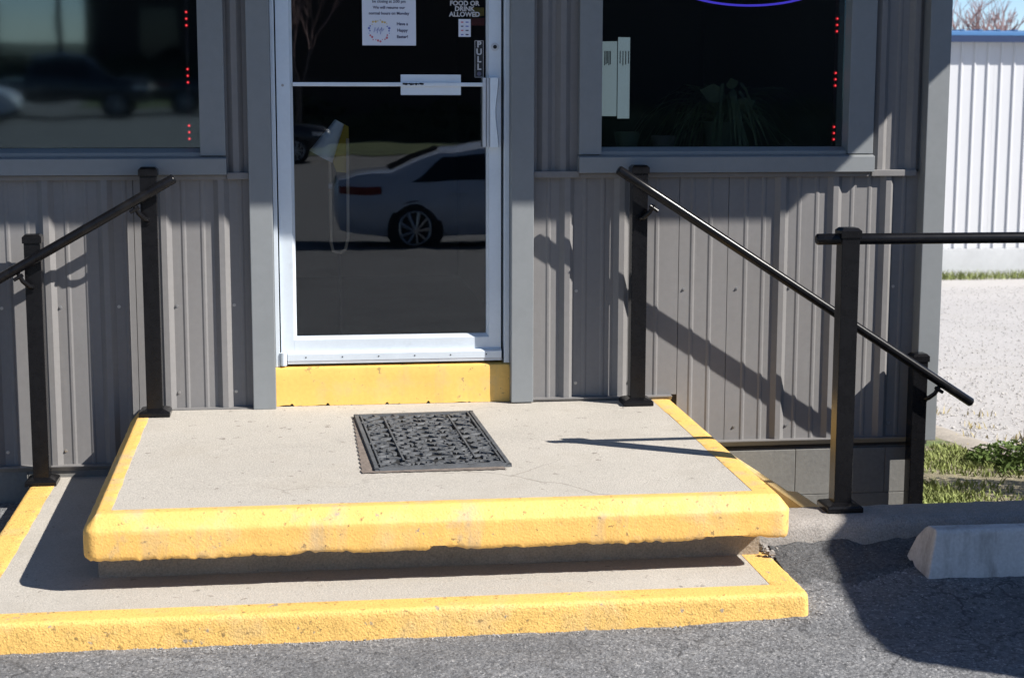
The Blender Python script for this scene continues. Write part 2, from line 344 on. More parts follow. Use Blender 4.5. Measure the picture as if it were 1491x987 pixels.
def icos(b, c, r, rx):
    ph = (1+5**.5)/2; vs = [(-1, ph, 0), (1, ph, 0), (0, -1, ph), (0, 1, ph), (ph, 0, -1), (-ph, 0, 1)]
    vs = [(1, 0, 0), (-1, 0, 0), (0, 1, 0), (0, -1, 0), (0, 0, 1), (0, 0, -1)]
    k = len(b.v); q = Matrix.Rotation(rx, 3, 'Z') @ Matrix.Rotation(rx*1.7, 3, 'X')
    for v in vs:
        p = q @ Vector(v); s_ = r*random.uniform(.6, 1.25); b.v.append((c[0]+p.x*s_, c[1]+p.y*s_, c[2]+p.z*s_*.75))
    for t in ((0, 2, 4), (2, 1, 4), (1, 3, 4), (3, 0, 4), (2, 0, 5), (1, 2, 5), (3, 1, 5), (0, 3, 5)): b.f.append(tuple(k+i for i in t))
b = MB()
for _ in range(14000):
    y = 1.2+16*random.random()**1.5; x = 4.15+random.uniform(0, 2.2+.42*(y+1))+(.6 if y < 2.5 else 0); icos(b, (x, y, land_z(y)+.003), random.uniform(.004, .012), random.uniform(0, 6))
tag(b.build('gravel', M['stone'], recalc=False), 'loose white stones scattered on the gravel lot', 'gravel', kind='stuff')
b = MB()
for _ in range(700):
    x = random.uniform(-1.0, 2.4); y = random.uniform(-2.7, -1.93); icos(b, (x, y, lot_z(x, y)+.001), random.choice((.0012, .0015, .002, .003)), random.uniform(0, 6))
for _ in range(160):
    x = random.uniform(1.6, 2.6); y = random.uniform(-1.9, -1.45); icos(b, (x, y, lot_z(x, y)+.004), random.choice((.0015, .002, .003)), random.uniform(0, 6))
for _ in range(900):
    x = random.uniform(-1.05, 1.62); y = -1.902-abs(random.gauss(0, .018)); icos(b, (x, y, lot_z(x, y)+.001), random.choice((.0015, .002, .003, .0045)), random.uniform(0, 6))
tag(b.build('grit', M['grit'], recalc=False), 'pale grit lying loose on the asphalt', 'grit', kind='stuff')
# ------------------------------------------------------------------ the building
BX0, CX = -7.0, 2.725
bld = thing('metal_clad_building', (0, 0, -1.65), 'grey building clad in ribbed metal with glass door and two dark windows', 'building')
def panel(x0, x1, z0, z1, ribs, first=None):
    """one sheet: flat pans, tall ribs every nine inches, two small ribs between"""
    pts = [x0]; feats = []
    for r in ribs:
        feats.append((r, .031, .011, .019))
        for q in (.0762, .1524): feats.append((r+q, .011, .004, .0032))
    prof = []
    for c, w, t, h in sorted(feats):
        if c-w <= x0 or c+w >= x1: continue
        prof += [(c-w, 0), (c-t, -h), (c+t, -h), (c+w, 0)]
    prof = [(x0, 0)]+prof+[(x1, 0)]+[(x1, .012), (x0, .012)]
    b = MB(); b.prism(prof, 'z', z0, z1); return b.build('wall_panel', M['siding'], bld)
RIBR = [1.125+.2286*k for k in range(-1, 8)]; RIBL = [-.28-.2286*k for k in range(-1, 12)]
p_r1 = panel(.972, 1.6, -1.268, -.3335, RIBR); p_r1b = panel(1.6025, 1.81, -1.47, -.3335, RIBR)
p_r2 = panel(1.8125, 2.66, -1.47, -.3335, RIBR)
panel(2.41, 2.66, -.325, 1.2, [2.455, 2.60]); panel(.972, 1.19, -.325, 1.2, [1.105, 1.03])
p_l1 = panel(-.625, -.16, -1.278, -.3335, RIBL); p_l2 = panel(-1.42, -.6275, -1.50, -.3335, RIBL); panel(-2.34, -1.4225, -1.50, -.3335, RIBL)
panel(-3.25, -2.3425, -1.50, -.3335, RIBL+[-.28-.2286*k for k in range(12, 16)]); panel(-.275, -.16, -.325, 1.2, [-.217])
panel(-7.0, -3.2525, -1.5, 1.2, [-3.1-.2286*k for k in range(1, 17)])
for (x0, x1) in ((-3.2, -.2575), (1.1735, 2.4145)): bxp('head_trim', M['siding'], bld, x0, x1, -.024, -.0005, -.353, -.3345, .002)
# screws: a hexagonal head on its washer
sb = MB(); sb.tube([(0, 0, 0), (0, -.002, 0)], .0068, 10); sb.tube([(0, -.002, 0), (0, -.0065, 0)], .0042, 6)
def screw_on(p, x, z, y=0.0):
    if not hasattr(screw_on, 'me'):
        o = sb.build('screw', M['screw'], p, base=(0, 0, 0)); screw_on.me = o.data; o.location = Vector((x, y, z))-Vector(p['_base']); return
    sub(p, screw_on.me, 'screw', (x, y, z))
for k in range(-1, 7):
    x = 1.125+.2286*k+.042
    pp = p_r1 if x < 1.6 else (p_r1b if x < 1.81 else p_r2)
    if x > .975: screw_on(pp, x, -.822+.004*fn(k, 0, 0, 3)); screw_on(pp, x, -1.21 if x < 1.6 else -1.415)
for k in range(0, 8):
    x = -.28-.2286*k+.042
    pp = p_l1 if x > -.62 else p_l2
    if x < -.2: screw_on(pp, x, -.86); 
    if x < -.64: screw_on(pp, x, -1.445)
    elif x < -.2: screw_on(pp, x, -1.215)
# trims, ledges, foundation
def trim(name, x0, x1, z0, z1, y0=-.05, y1=.0, m='trim', bev=.003): return bxp(name, M[m], bld, x0, x1, y0, y1, z0, z1, bev)
trim('door_trim', -.168, -.0765, -1.284, 1.2, -.05, .13); trim('door_trim', .889, .981, -1.279, 1.2, -.05, .13)
for (x, z) in ((.965, -1.25), (-.13, -1.26)): pass
trim('corner_trim', 2.632, CX, -1.48, 1.2, -.075, .3)
trim('ledge_trim', 2.416, 2.612, -.352, -.325, -.032, .0, 'siding'); trim('ledge_trim', .981, 1.172, -.352, -.325, -.032, .0, 'siding'); trim('ledge_trim', -.256, -.168, -.352, -.325, -.032, 0, 'siding')
def drip(x0, x1, z0, z1):       # base flashing: a thin lip on top, the face leaning back under it
    b = MB(); b.prism([(.012, z0), (-.011, z0), (-.034, z1-.004), (-.034, z1), (.012, z1)], 'x', x0, x1); b.build('base_trim', M['siding'], bld)
drip(.981, 1.575, -1.292, -1.268); drip(1.5775, 2.632, -1.497, -1.47); drip(-.625, -.168, -1.302, -1.278); drip(-3.2, -.6275, -1.527, -1.50)
fb = MB(); fb.box(-.1992, .1992, -.014, .2, -.0992, .0992); first = fb.build('foundation_block', M['block'], bld, base=(0, 0, 0), bevel=.0028); fme = first.data
spots = []
for r in range(3):
    z = -1.618-.2*r
    for k in range(-6, 9):
        x = 2.325+.4*(k-5)-(.2 if r % 2 else 0)
        if (x < -.5 and x > -3.2) or (1.35 < x < 2.5): spots.append((x, z))
first.location = Vector((spots[0][0], 0, spots[0][1]))-Vector(bld['_base'])
for (x, z) in spots[1:]: sub(bld, fme, 'foundation_block', (x, 0, z))
for r in range(3):
    bxp('foundation_block', M['block'], bld, (2.3258 if r % 2 else 2.5258), 2.634, -.014, .2, -1.7172-.2*r, -1.5188-.2*r, .0028)
bxp('foundation', M['block'], bld, -7, 2.70, .013, .3, -2.5, -1.515)
# wall core with openings
wc = MB()
wc.box(-7, -1.95, .013, .16, -1.515, 1.2); wc.box(-1.95, -.352, .013, .16, -1.515, -.262); wc.box(-1.95, -.352, .013, .16, .76, 1.2)
wc.box(-.352, -.168, .013, .16, -1.515, 1.2); wc.box(-.168, .981, .131, .16, 1.02, 1.2); wc.box(-.168, .981, .06, .16, -1.515, -1.15)
wc.box(.981, 1.262, .013, .16, -1.515, 1.2); wc.box(1.262, 2.31, .013, .16, -1.515, -.262); wc.box(1.262, 2.31, .013, .16, .76, 1.2); wc.box(2.31, 2.72, .013, .16, -1.515, 1.2)
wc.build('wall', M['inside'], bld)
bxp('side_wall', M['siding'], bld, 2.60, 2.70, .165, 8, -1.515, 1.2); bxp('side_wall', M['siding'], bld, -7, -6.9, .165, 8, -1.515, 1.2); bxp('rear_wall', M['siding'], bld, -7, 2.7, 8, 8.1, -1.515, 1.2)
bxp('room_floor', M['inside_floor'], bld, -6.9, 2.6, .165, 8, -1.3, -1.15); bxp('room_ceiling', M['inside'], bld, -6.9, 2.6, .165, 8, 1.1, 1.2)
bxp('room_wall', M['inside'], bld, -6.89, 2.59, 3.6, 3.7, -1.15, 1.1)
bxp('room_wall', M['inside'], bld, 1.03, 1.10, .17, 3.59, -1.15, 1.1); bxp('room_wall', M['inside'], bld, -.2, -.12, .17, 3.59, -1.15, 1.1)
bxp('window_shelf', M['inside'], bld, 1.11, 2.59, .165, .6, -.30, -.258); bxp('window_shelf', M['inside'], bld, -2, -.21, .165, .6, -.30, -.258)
rf = bxp('roof', M['soffit'], bld, -8.2, 3.85, -1.061, 9, 1.202, 1.262); bxp('fascia', M['trim'], rf, -8.2, 3.85, -1.085, -1.062, 1.195, 1.45, .004)
bxp('fascia', M['trim'], rf, 3.851, 3.875, -1.085, 9, 1.195, 1.45, .004); rp = MB(); rp.box(-8.2, 3.85, -1.06, 9, 1.264, 1.44); rp.build('roof_deck', M['siding'], rf)
# windows
def window(x0, x1, tw0, tw1, tilt):
    w = MB(); z0, z1 = -.262, .76
    # trim boards left, right, top
    w.box(x0-tw0, x0, -.036, .05, z0+.004, z1+.1); w.box(x1+.0005, x1+.0005+tw1, -.036, .05, z0+.004, z1+.1); w.box(x0, x1+.0005, -.036, .012, z1, z1+.1)
    win = w.build('window', M['trim'], bld, bevel=.003)
    s_ = MB(); s_.prism([(-.058, -.332), (-.058, -.268), (-.034, -.2615), (.012, -.2615), (.012, -.332)], 'x', x0-tw0-.002, x1+.0005+tw1+.002); s_.build('sill', M['trim'], win, bevel=.002)
    f = MB(); f.prism([(-.020, -.2615), (-.020, -.246), (.028, -.230), (.075, -.230), (.075, -.2615)], 'x', x0, x1+.0005)
    f.box(x0-.004, x0+.002, .0125, .075, z0+.03, z1); f.box(x0, x1, .02, .075, z1-.03, z1)
    f.build('frame', M['trim'], win, bevel=.002)
    gl = MB(); t = math.tan(R(tilt)); h = z1-.03-(-.228); y = .045
    gl.box(x0+.002, x1, y, y+.006, -.228, z1-.03); g_ = gl.build('glass_pane', M['glass'], win)
    if tilt:
        for v in g_.data.vertices: v.co.y += (v.co.z+g_['_base'][2]-.26)*t
    return win
wl_ = window(-1.9, -.357, .11, .10, -.90); wr_ = window(1.262, 2.307, .093, .109, 0.0)
# door: aluminium frame and leaf
fr = MB(); fr.box(-.0755, -.0585, .012, .125, -1.121, 1.02); fr.box(.866, .8885, .012, .125, -1.121, 1.02); fr.box(-.0755, .8885, .012, .125, 1.0205, 1.07)
dfr = fr.build('door_frame', M['white_alu'], bld, bevel=.002)
gk = MB(); gk.box(-.0583, -.0535, .06, .12, -1.11, 1.018); gk.box(.857, .8655, .06, .12, -1.11, 1.018); gk.build('gasket', M['gasket'], dfr)
ds = MB(); Y0, Y1 = .035, .08
ds.box(-.053, .0, Y0, Y1, -1.098, 1.015); ds.box(.806, .8565, Y0, Y1, -1.098, 1.015); ds.box(.0, .806, Y0, Y1, -1.098, -1.013); ds.box(.0, .806, Y0, Y1, .93, 1.015)
door = ds.build('door', M['white_alu'], bld, bevel=.0015); door['label'] = 'white aluminium framed glass door'
bd = MB(); bd.prism([(.037, -1.013), (.052, -1.0), (.078, -1.0), (.078, -1.013)], 'x', .0005, .8055)
bd.prism([(0, .037), (.012, .052), (.012, .078), (0, .078)], 'z', -1.0125, .9295); bd.prism([(.806, .037), (.796, .052), (.796, .078), (.806, .078)], 'z', -1.0125, .9295)
bd.build('glazing_bead', M['white_alu'], door)
gl = MB(); gl.box(.011, .797, .058, .064, -1.001, .93); gl.build('glass_pane', M['glass_door'], door)
b = MB(); b.box(.012, .796, .030, .044, .0165, .0325); b.build('middle_bar', M['white_alu'], door, bevel=.002)
b = MB(); b.box(.447, .692, .0445, .0485, -.018, .064); b.build('push_plate', M['white_alu'], door)
b = MB()
for k in range(14):
    x = .455+k*.0055+random.uniform(-.002, .002); b.box(x, x+random.uniform(.004, .012), .0292, .0302, .021+random.uniform(0, .004), .028+random.uniform(0, .003))
b.build('worn_patch', M['gasket'], door)
b = MB(); b.prism([(.012, -1.098), (.012, -1.070), (.020, -1.062), (.034, -1.062), (.034, -1.098)], 'x', -.028, .856); swp = b.build('door_sweep', M['white_alu'], door, bevel=.001)
b = MB(); b.box(-.028, .856, .014, .034, -1.110, -1.0985); b.build('sweep_brush', M['dull_alu'], door)
b = MB(); b.tube([(-.044, .014, -1.115), (-.044, .014, -1.062)], .0135, 14); b.build('pivot_hinge', M['white_alu'], door, smooth=True)
b = MB(); b.tube([(-.028, .036, .02), (-.028, .031, .02)], .0055, 10); b.build('screw', M['screw'], door)
for q in range(6):
    b = MB(); x = .047+q*.149; b.tube([(x, .0125, -1.083), (x, .0105, -1.083)], .003, 8); b.build('screw', M['gasket'], door)
b = MB(); b.tube([(.830, .036, .176), (.830, .029, .176)], .0165, 18); lk = b.build('lock', M['dull_alu'], door, smooth=True)
b = MB(); b.tube([(.830, .0288, .176), (.830, .0265, .176)], .008, 12); b.build('key_plug', M['gasket'], door)
b = MB(); hz0, hz1 = -.228, .052
pr = [(.806, -.018)]
rows = []
for i in range(17):
    z = hz0+(hz1-hz0)*i/16; bow = .006*math.cos(2*math.pi*i/16)
    rows.append([(.806, .033, z), (.806, -.012, z), (.832+bow, -.016, z), (.838+bow, .004, z), (.838+bow, .033, z)])
b.grid(rows); b.face(rows[0]); b.face(rows[-1][::-1]); b.build('handle', M['white_alu'], door)
b = MB(); b.box(.780, .792, .018, .056, -.228, .052); b.box(.795, .8045, .018, .034, -.228, .052); b.build('handle_plate', M['dull_alu'], door, bevel=.001)
# yellow threshold
b = MB(); b.grid([[(x, y-.004*max(0, fn(x, z, 8, 7)), z+((.008*max(0, fn(x, 2, 5, 14))+.034*max(0, fn(x, 2, 5, 41)-.22)) if z < -1.28 else 0)) for x in lines(-.076, .8885, 320)] for (y, z) in
    ((.125, -1.1215), (.035, -1.1215), (.010, -1.1225), (.002, -1.127), (0, -1.136), (0, -1.17), (0, -1.21), (0, -1.25), (-.001, -1.282), (.03, -1.284))])
b.build('threshold', M['yellow_wood'], bld, smooth=True)

# ------------------------------------------------------------------ landing and step
def rimpath(x0, x1, yf, yb0, yb1, r, step=.012):
    """outline left side (back to front), front, right side; returns (point, corner centre or None)"""
    out = []
    def seg(a, b_):
        n = max(1, int((Vector(b_)-Vector(a)).length/step))
        for i in range(n): out.append((Vector(a)+(Vector(b_)-Vector(a))*i/n))
    seg((x0, yb0), (x0, yf+r))
    for i in range(9):
        a = math.pi+math.pi/2*i/8; out.append(Vector((x0+r+r*math.cos(a), yf+r+r*math.sin(a))))
    seg((x0+r, yf), (x1-r, yf))
    for i in range(9):
        a = 1.5*math.pi+math.pi/2*i/8; out.append(Vector((x1-r+r*math.cos(a), yf+r+r*math.sin(a))))
    seg((x1, yf+r), (x1, yb1)); out.append(Vector((x1, yb1)))
    return out
def inset(p, d, x0, x1, yf, r, kr=1.0):
    cx = min(max(p.x, x0+r), x1-r); cy = max(p.y, yf+r); c = Vector((cx, cy)); v = p-c
    if d <= r and v.length > 1e-6: return c+v*((r-d)/r)
    return Vector((min(max(p.x, x0+d), x1-d*kr), max(p.y, yf+d)))
def rim(x0, x1, yf, yb0, yb1, r, prof, topz, rough, chips=None, kr=1.0):
    rows = []
    for p in rimpath(x0, x1, yf, yb0, yb1, r):
        row = []
        for k, (d, z) in enumerate(prof):
            q = inset(p, d, x0, x1, yf, r, kr); zz = topz(q.y)+z
            if k == 0: q = q + Vector((fn(p.x, p.y, 1, 6), fn(p.x, p.y, 4, 6)))*.006
            elif z < -.004 and z > -.5:
                a = rough*(fn(p.x, p.y, zz, 14)+.6*fn(p.x, p.y, zz, 38)); n_ = Vector((q.x-min(max(q.x, x0+.2), x1-.2), q.y-max(q.y, yf+.2)))
                if n_.length > 1e-6: q = q+n_.normalized()*a
                zz += a*.4
            if chips and k >= len(prof)-3: zz += chips(p)
            row.append((q.x, q.y, zz))
        rows.append(row)
    return rows
lz = lambda y: -1.283-.0135*max(0, -y)
LX0, LX1, LYF = -.662, 1.603, -1.655
def chip(p):
    if p.y > LYF+.1: return .004*fn(p.x, p.y, 6, 12)
    c = .009*fn(p.x, 0, 6, 5)+.016*max(0, fn(p.x, 1, 2, 17)-.12)+.007*fn(p.x, 3, 2, 48)+.010*max(0, fn(p.x, 7, 2, 75)-.2)
    c += .034*math.exp(-((p.x-.445)/.020)**2)+.014*math.exp(-((p.x-.50)/.03)**2)+.008*math.exp(-((p.x-.03)/.02)**2)+.016*math.exp(-((p.x-1.38)/.10)**2)
    return c
land = thing('concrete_landing', (.45, -.8, -1.55), 'upper concrete landing slab with yellow painted edges under the door', 'landing')
LP = [(.084, .0003), (.083, .0012), (.066, .0012), (.050, .0012), (.043, .0010), (.039, -.001), (.028, -.0135), (.016, -.0275), (.0055, -.040), (.002, -.0445), (.0002, -.050), (.0, -.060), (.0, -.078), (.0, -.095), (.0, -.112), (.0005, -.125), (.003, -.136), (.009, -.141), (.075, -.138)]
b = MB(); b.grid(rim(LX0, LX1, LYF, .0, .0, .042, LP, lz, .0016, chip, 1.34)); b.build('painted_edge', M['yellow'], land, smooth=True, recalc=False)
b = MB(); b.grid([[(x, y, lz(y)+.0004*fn(x, y, 0, 3)) for x in lines(LX0+.05, LX1-.05, 60)] for y in lines(LYF+.05, -.0, 45)]); b.build('slab_top', M['concrete'], land, smooth=True, recalc=False)
b = MB(); b.box(-.60, 1.52, LYF+.06, -.001, -1.425, -1.312); b.build('slab', M['concrete_raw'], land)
rows = []
for i in range(150):
    x = -.638+(1.553+.638)*i/149
    rows.append([(x, -1.455+.004*fn(x, z, 3, 8)+.003*fn(x, z, 1, 25), z) for z in lines(-1.565, -1.415, 8)])
b = MB(); b.grid(rows); b.box(-.638, 1.553, -1.445, -.002, -1.565, -1.4135); b.build('riser', M['concrete_raw'], land, smooth=False)
step = thing('concrete_step', (.3, -1.8, -1.65), 'lower concrete step with yellow painted edges wrapping around the landing', 'step')
SX0, SX1, SYF, SZ = -1.052, 1.592, -1.897, -1.551
sz = lambda y: SZ-.003*max(0, -y)
SP = [(.100, .0003), (.099, .0012), (.07, .0012), (.04, .0012), (.022, .0012), (.014, .0008), (.008, -.001), (.003, -.006), (.0005, -.014), (-.0005, -.026), (-.001, -.04), (-.0015, -.055), (-.002, -.07), (-.003, -.09), (-.003, -.13), (-.003, -.17)]
b = MB(); b.grid(rim(SX0, SX1, SYF, -.05, -1.40, .022, SP, sz, .0022)); b.build('painted_edge', M['yellow_rough'], step, smooth=True, recalc=False)
b = MB(); b.grid([[(x, y, sz(y)+.0004*fn(x, y, 0, 3)) for x in lines(SX0+.04, SX1-.04, 66)] for y in lines(SYF+.04, .0, 50)]); b.build('step_top', M['concrete'], step, smooth=True, recalc=False)
b = MB(); b.box(SX0+.02, SX1-.02, SYF+.03, -.003, -1.80, -1.56); b.build('slab', M['concrete_raw'], step)
# ------------------------------------------------------------------ kerb, cheek, wheel stop, rubble
kb = MB(); rows = []
KP = [(-1.205, -1.62), (-1.205, -1.475), (-1.215, -1.459), (-1.24, -1.454), (-1.34, -1.455), (-1.375, -1.459), (-1.395, -1.470), (-1.405, -1.49), (-1.409, -1.53), (-1.413, -1.57), (-1.416, -1.66), (-1.3, -2.0), (-1.205, -2.0)]
for i in range(180):
    x = 1.556+i*.018; wob = .006*fn(x, 0, 1, 9); row = []
    for (y, z) in KP: row.append((x+(.012*fn(y, z, 3, 30) if i == 0 else 0), y+(wob+.006*fn(x, y, z, 26) if z > -1.6 else 0), z+.003*fn(x, y, 2, 20)+.004*fn(x, 0, 4, 2)))
    rows.append(row+[row[0]])
kb.grid(rows); kb.face(rows[0][:-1]); kb.face(rows[-1][:-1][::-1])
tag(kb.build('kerb', M['kerb'], smooth=True), 'rough concrete kerb running right from the landing', None, kind='structure')
ck = MB(); ck.prism([(1.835, -1.203), (1.905, -1.203), (1.885, -.82), (1.852, -.80), (1.80, -.02), (1.775, -.02)], 'z', -1.96, -1.50)
tag(ck.build('cheek_wall', M['cheek'], base=(1.8, -.6, -1.96), bevel=.006), 'low yellow painted side wall behind the big black railing post', 'cheek wall')
b = MB(); b.box(1.555, 1.74, -1.20, -.006, -1.9, -1.575); tag(b.build('walkway', M['concrete'], bevel=.004), 'narrow concrete strip beside the landing', None, kind='structure')
b = MB()
for _ in range(260):
    u_ = random.random(); x = 1.565+.30*u_**2.2; y = -1.405-.16*random.random()**1.6*(1-u_*.6); big = random.random() < .16
    icos(b, (x, y, lot_z(x, y)+(random.uniform(.0, .06)*(1-u_)**3 if big else .002)), random.uniform(.009, .019) if big else random.uniform(.0015, .005), random.uniform(0, 6))
tag(b.build('rubble', M['kerb'], recalc=False), 'broken pale concrete crumbs at the right end of the landing', 'rubble', kind='stuff')
ws = MB(); ang = R(-1.5)
def wsp(l, w, z): return (2.085+l*math.cos(ang)-w*math.sin(ang), -1.675+l*math.sin(ang)+w*math.cos(ang), z)
rows = []
prof = [(0, -1.615), (0, -1.58), (.004, -1.50), (.008, -1.442), (.016, -1.432), (.060, -1.430), (.080, -1.439), (.118, -1.482), (.145, -1.54), (.160, -1.590), (.160, -1.615)]; ins = [0]*len(prof)
L = 1.83
st0 = [wsp(ins[k]-.030*w/.155-.030*(-1.43-z)/.17+.012, w, z) for k, (w, z) in enumerate(prof)]; st1 = [wsp(L-ins[k], w, z) for k, (w, z) in enumerate(prof)]
ws.grid([st0+[st0[0]], st1+[st1[0]]]); ws.face(st0); ws.face(st1[::-1])
tag(ws.build('wheel_stop', M['wheelstop'], base=(2.9, -1.6, -1.6), bevel=.006), 'pale grey concrete wheel stop lying on the asphalt before the kerb', 'wheel stop')

# ------------------------------------------------------------------ handrails
PW = .03175
def post(root, x, y, zb, zt, name='post', plate=.061):
    b = MB(); b.box(x-PW, x+PW, y-PW, y+PW, zb+.004, zt-.018); p = b.build('post', M['black'], root, bevel=.003)
    b = MB(); c = PW+.005
    b.box(x-c, x+c, y-c, y+c, zt-.034, zt-.010); k = len(b.v); t = c*.72
    b.grid([[(x-c, y-c, zt-.010), (x+c, y-c, zt-.010), (x+c, y+c, zt-.010), (x-c, y+c, zt-.010), (x-c, y-c, zt-.010)], [(x-t, y-t, zt), (x+t, y-t, zt), (x+t, y+t, zt), (x-t, y+t, zt), (x-t, y-t, zt)]])
    b.face([(x-t, y-t, zt), (x+t, y-t, zt), (x+t, y+t, zt), (x-t, y+t, zt)]); b.build('cap', M['black'], p, bevel=.0015)
    b = MB(); rows = []
    for (h, q) in ((plate, 0), (plate, .016), (plate-.006, .022), (PW+.006, .028), (PW+.001, .030)):
        rows.append([(x-h, y-h, zb+q), (x+h, y-h, zb+q), (x+h, y+h, zb+q), (x-h, y+h, zb+q), (x-h, y-h, zb+q)])
    b.grid(rows); b.build('base_plate', M['black'], p, bevel=.0015)
    return p
def bracket(root, x, z, sgn, slope, yr):
    """bent arm from the post face out and up to the rail"""
    rx = x+sgn*.045; rz = z+.058
    b = MB(); b.tube([(x, -.139, z), (x, -.152, z), (x+sgn*.010, -.168, z+.006), (x+sgn*.030, yr+.006, z+.028), (rx, yr, rz)], [.011, .0105, .0095, .009, .0085], 12)
    b.tube([(x, -.1385, z-.001), (x, -.146, z-.001)], .0175, 16)
    d = Vector((1, 0, slope)).normalized(); c = Vector((rx, yr, rz)); c2 = c-Vector((0, 0, .015)); b.tube([c2-d*.020, c2+d*.020], .0075, 10)
    b.build('bracket', M['black'], root, smooth=True)
def rail(root, a, b_, r=.0192):
    a = Vector(a); b_ = Vector(b_); d = (b_-a).normalized(); b = MB()
    pts = [a, a+d*.003, a+d*.006]+[a+(b_-a)*t for t in (.1, .5, .9)]+[b_-d*.006, b_-d*.003, b_]
    b.tube(pts, [r*.72, r*.9, r, r, r, r, r, r*.9, r*.72], 20); return b.build('rail', M['black'], root, smooth=True)
hl = thing('handrail', (-.8, -.107, -1.55), 'black metal handrail sloping down to the left beside the door', 'handrail', 'sloping handrails beside the steps')
post(hl, -.555, -.107, -1.2835, -.297); post(hl, -1.005, -.107, -1.551, -.556)
sl_ = (.718-.333)/(1.121-.449); rail(hl, (-.449, -.19, -.333-.004), (-1.47, -.19, -.333-sl_*(1.47-.449)))
bracket(hl, -.560, -.502, -1, sl_, -.19); bracket(hl, -1.008, -.760, -1, sl_, -.19)
hr = thing('handrail', (2.0, -.107, -1.955), 'black metal handrail sloping down to the right of the door', 'handrail', 'sloping handrails beside the steps')
post(hr, 1.405, -.107, -1.2835, -.297); post(hr, 2.622, -.107, -1.955, -1.094)
sr_ = -(1.294-.311)/(2.825-1.301); rail(hr, (1.301, -.19, -.311), (2.832, -.19, -1.2985))
bracket(hr, 1.405, -.512, 1, sr_, -.19); bracket(hr, 2.640, -1.283, 1, sr_, -.19)
fr_ = thing('guard_railing', (1.897, -1.25, -1.454), 'black guard railing on the kerb with thick post and level top rail', 'railing')
post(fr_, 1.897, -1.268, -1.4535, -.462, plate=.064); post(fr_, 4.3, -1.268, -1.4535, -.462, plate=.064)
rail(fr_, (1.782, -1.268, -.502), (4.42, -1.268, -.505), .0195)
# ------------------------------------------------------------------ doormat
dm = thing('doormat', (.48, -.7, -1.29), 'black rubber scrollwork doormat lying askew on the landing', 'doormat')
A = Vector((.230, -.243)); B_ = Vector((.709, -.222)); C_ = Vector((.266, -1.168)); MWd = (B_-A).length; ML = (C_-A).length
ux = (B_-A).normalized(); uy = Vector((ux.y, -ux.x))
if uy.y > 0: uy = -uy
uy = ((C_-A).normalized()*.7+uy*.3).normalized()
def mp(u, v, h): p = A+ux*u+uy*v; return (p.x, p.y, lz(p.y)+.0055+h*.72)
def ribbon(b, pts, w, h0=.002, h1=.011):
    pts = [Vector(p) for p in pts]; k = len(b.v); n = len(pts)
    for i, p in enumerate(pts):
        t = (pts[min(i+1, n-1)]-pts[max(i-1, 0)]).normalized(); s_ = Vector((-t.y, t.x)); ww = w[i] if isinstance(w, list) else w
        for (o_, h) in ((-ww, h0), (-ww*.78, h1), (ww*.78, h1), (ww, h0)):
            q = p+s_*o_; b.v.append(mp(q.x, q.y, h))
    for i in range(n-1):
        for j in range(3): a = k+i*4+j; b.f.append((a, a+1, a+5, a+4))
b = MB(); b.face([mp(.004, .004, 0), mp(MWd-.004, .004, 0), mp(MWd-.004, ML-.004, 0), mp(.004, ML-.004, 0)]); b.face([mp(u, v, -.004) for (u, v) in ((.004, .004), (MWd-.004, .004), (MWd-.004, ML-.004), (.004, ML-.004))][::-1])
b.build('shade_sheet', M['mat_shade'], dm)  # dark sheet that supplies the shade seen through the scrollwork
b = MB()
for (a, c) in (((0, .009), (MWd, .009)), ((0, ML-.009), (MWd, ML-.009)), ((.009, 0), (.009, ML)), ((MWd-.009, 0), (MWd-.009, ML))): ribbon(b, [a, c], .0085, -.006, .009)
for (a, c) in (((.022, .026), (MWd-.022, .026)), ((.022, ML-.026), (MWd-.022, ML-.026)), ((.026, .022), (.026, ML-.022)), ((MWd-.026, .022), (MWd-.026, ML-.022))): ribbon(b, [a, c], .004, 0, .010)
b.build('border', M['rubber'], dm)
for u in (.112, MWd-.112):
    b = MB(); ribbon(b, [(u, .085), (u, ML-.095)], .004, 0, .014); b.build('divider', M['rubber'], dm)
b = MB()
def leaf(c, ang, ln, w):
    pts = []; ws_ = []
    for i in range(7):
        t = i/6; a = ang+.9*(t-.5); pts.append(Vector(c)+Vector((math.cos(a), math.sin(a)))*ln*(t-.5)); ws_.append(max(.0012, w*math.sin(math.pi*min(1, t*.92+.08))))
    ribbon(b, pts, ws_, .001, .0095+.0015*random.random())
def spiral(c, a0, r, d, turns=.85):
    ribbon(b, [Vector(c)+Vector((math.cos(a0+d*6.283*turns*i/12), math.sin(a0+d*6.283*turns*i/12)))*r*(1-.45*i/12) for i in range(13)], .0042, .001, .0105)
def cellrow(u0, u1, v0, v1, nu, nv, mirror):
    for i in range(nu):
        for j in range(nv):
            u = u0+(u1-u0)*(i+.5)/nu; v = v0+(v1-v0)*(j+.5)/nv; cu = (u1-u0)/nu; cv = (v1-v0)/nv
            d = 1 if (mirror and u < MWd/2) or (not mirror and (i+j) % 2) else -1
            jx = random.uniform(-.22, .22)*cu; jy = random.uniform(-.25, .25)*cv
            spiral((u+jx-d*cu*.18, v+jy), random.uniform(0, 6.28), min(cu, cv)*.36, d)
            leaf((u+d*cu*.28, v-cv*.20), d*(.7+random.uniform(-.9, .9)), cu*.95, cv*.14); leaf((u-d*cu*.22, v+cv*.33), -d*(.5+random.uniform(-.9, .9)), cu*.9, cv*.13)
            leaf((u+d*cu*.1, v+cv*.12), d*1.9+random.uniform(-.5, .5), cv*.8, cv*.085)
cellrow(.032, .107, .035, ML-.10, 1, 10, True); cellrow(MWd-.107, MWd-.032, .035, ML-.10, 1, 10, True)
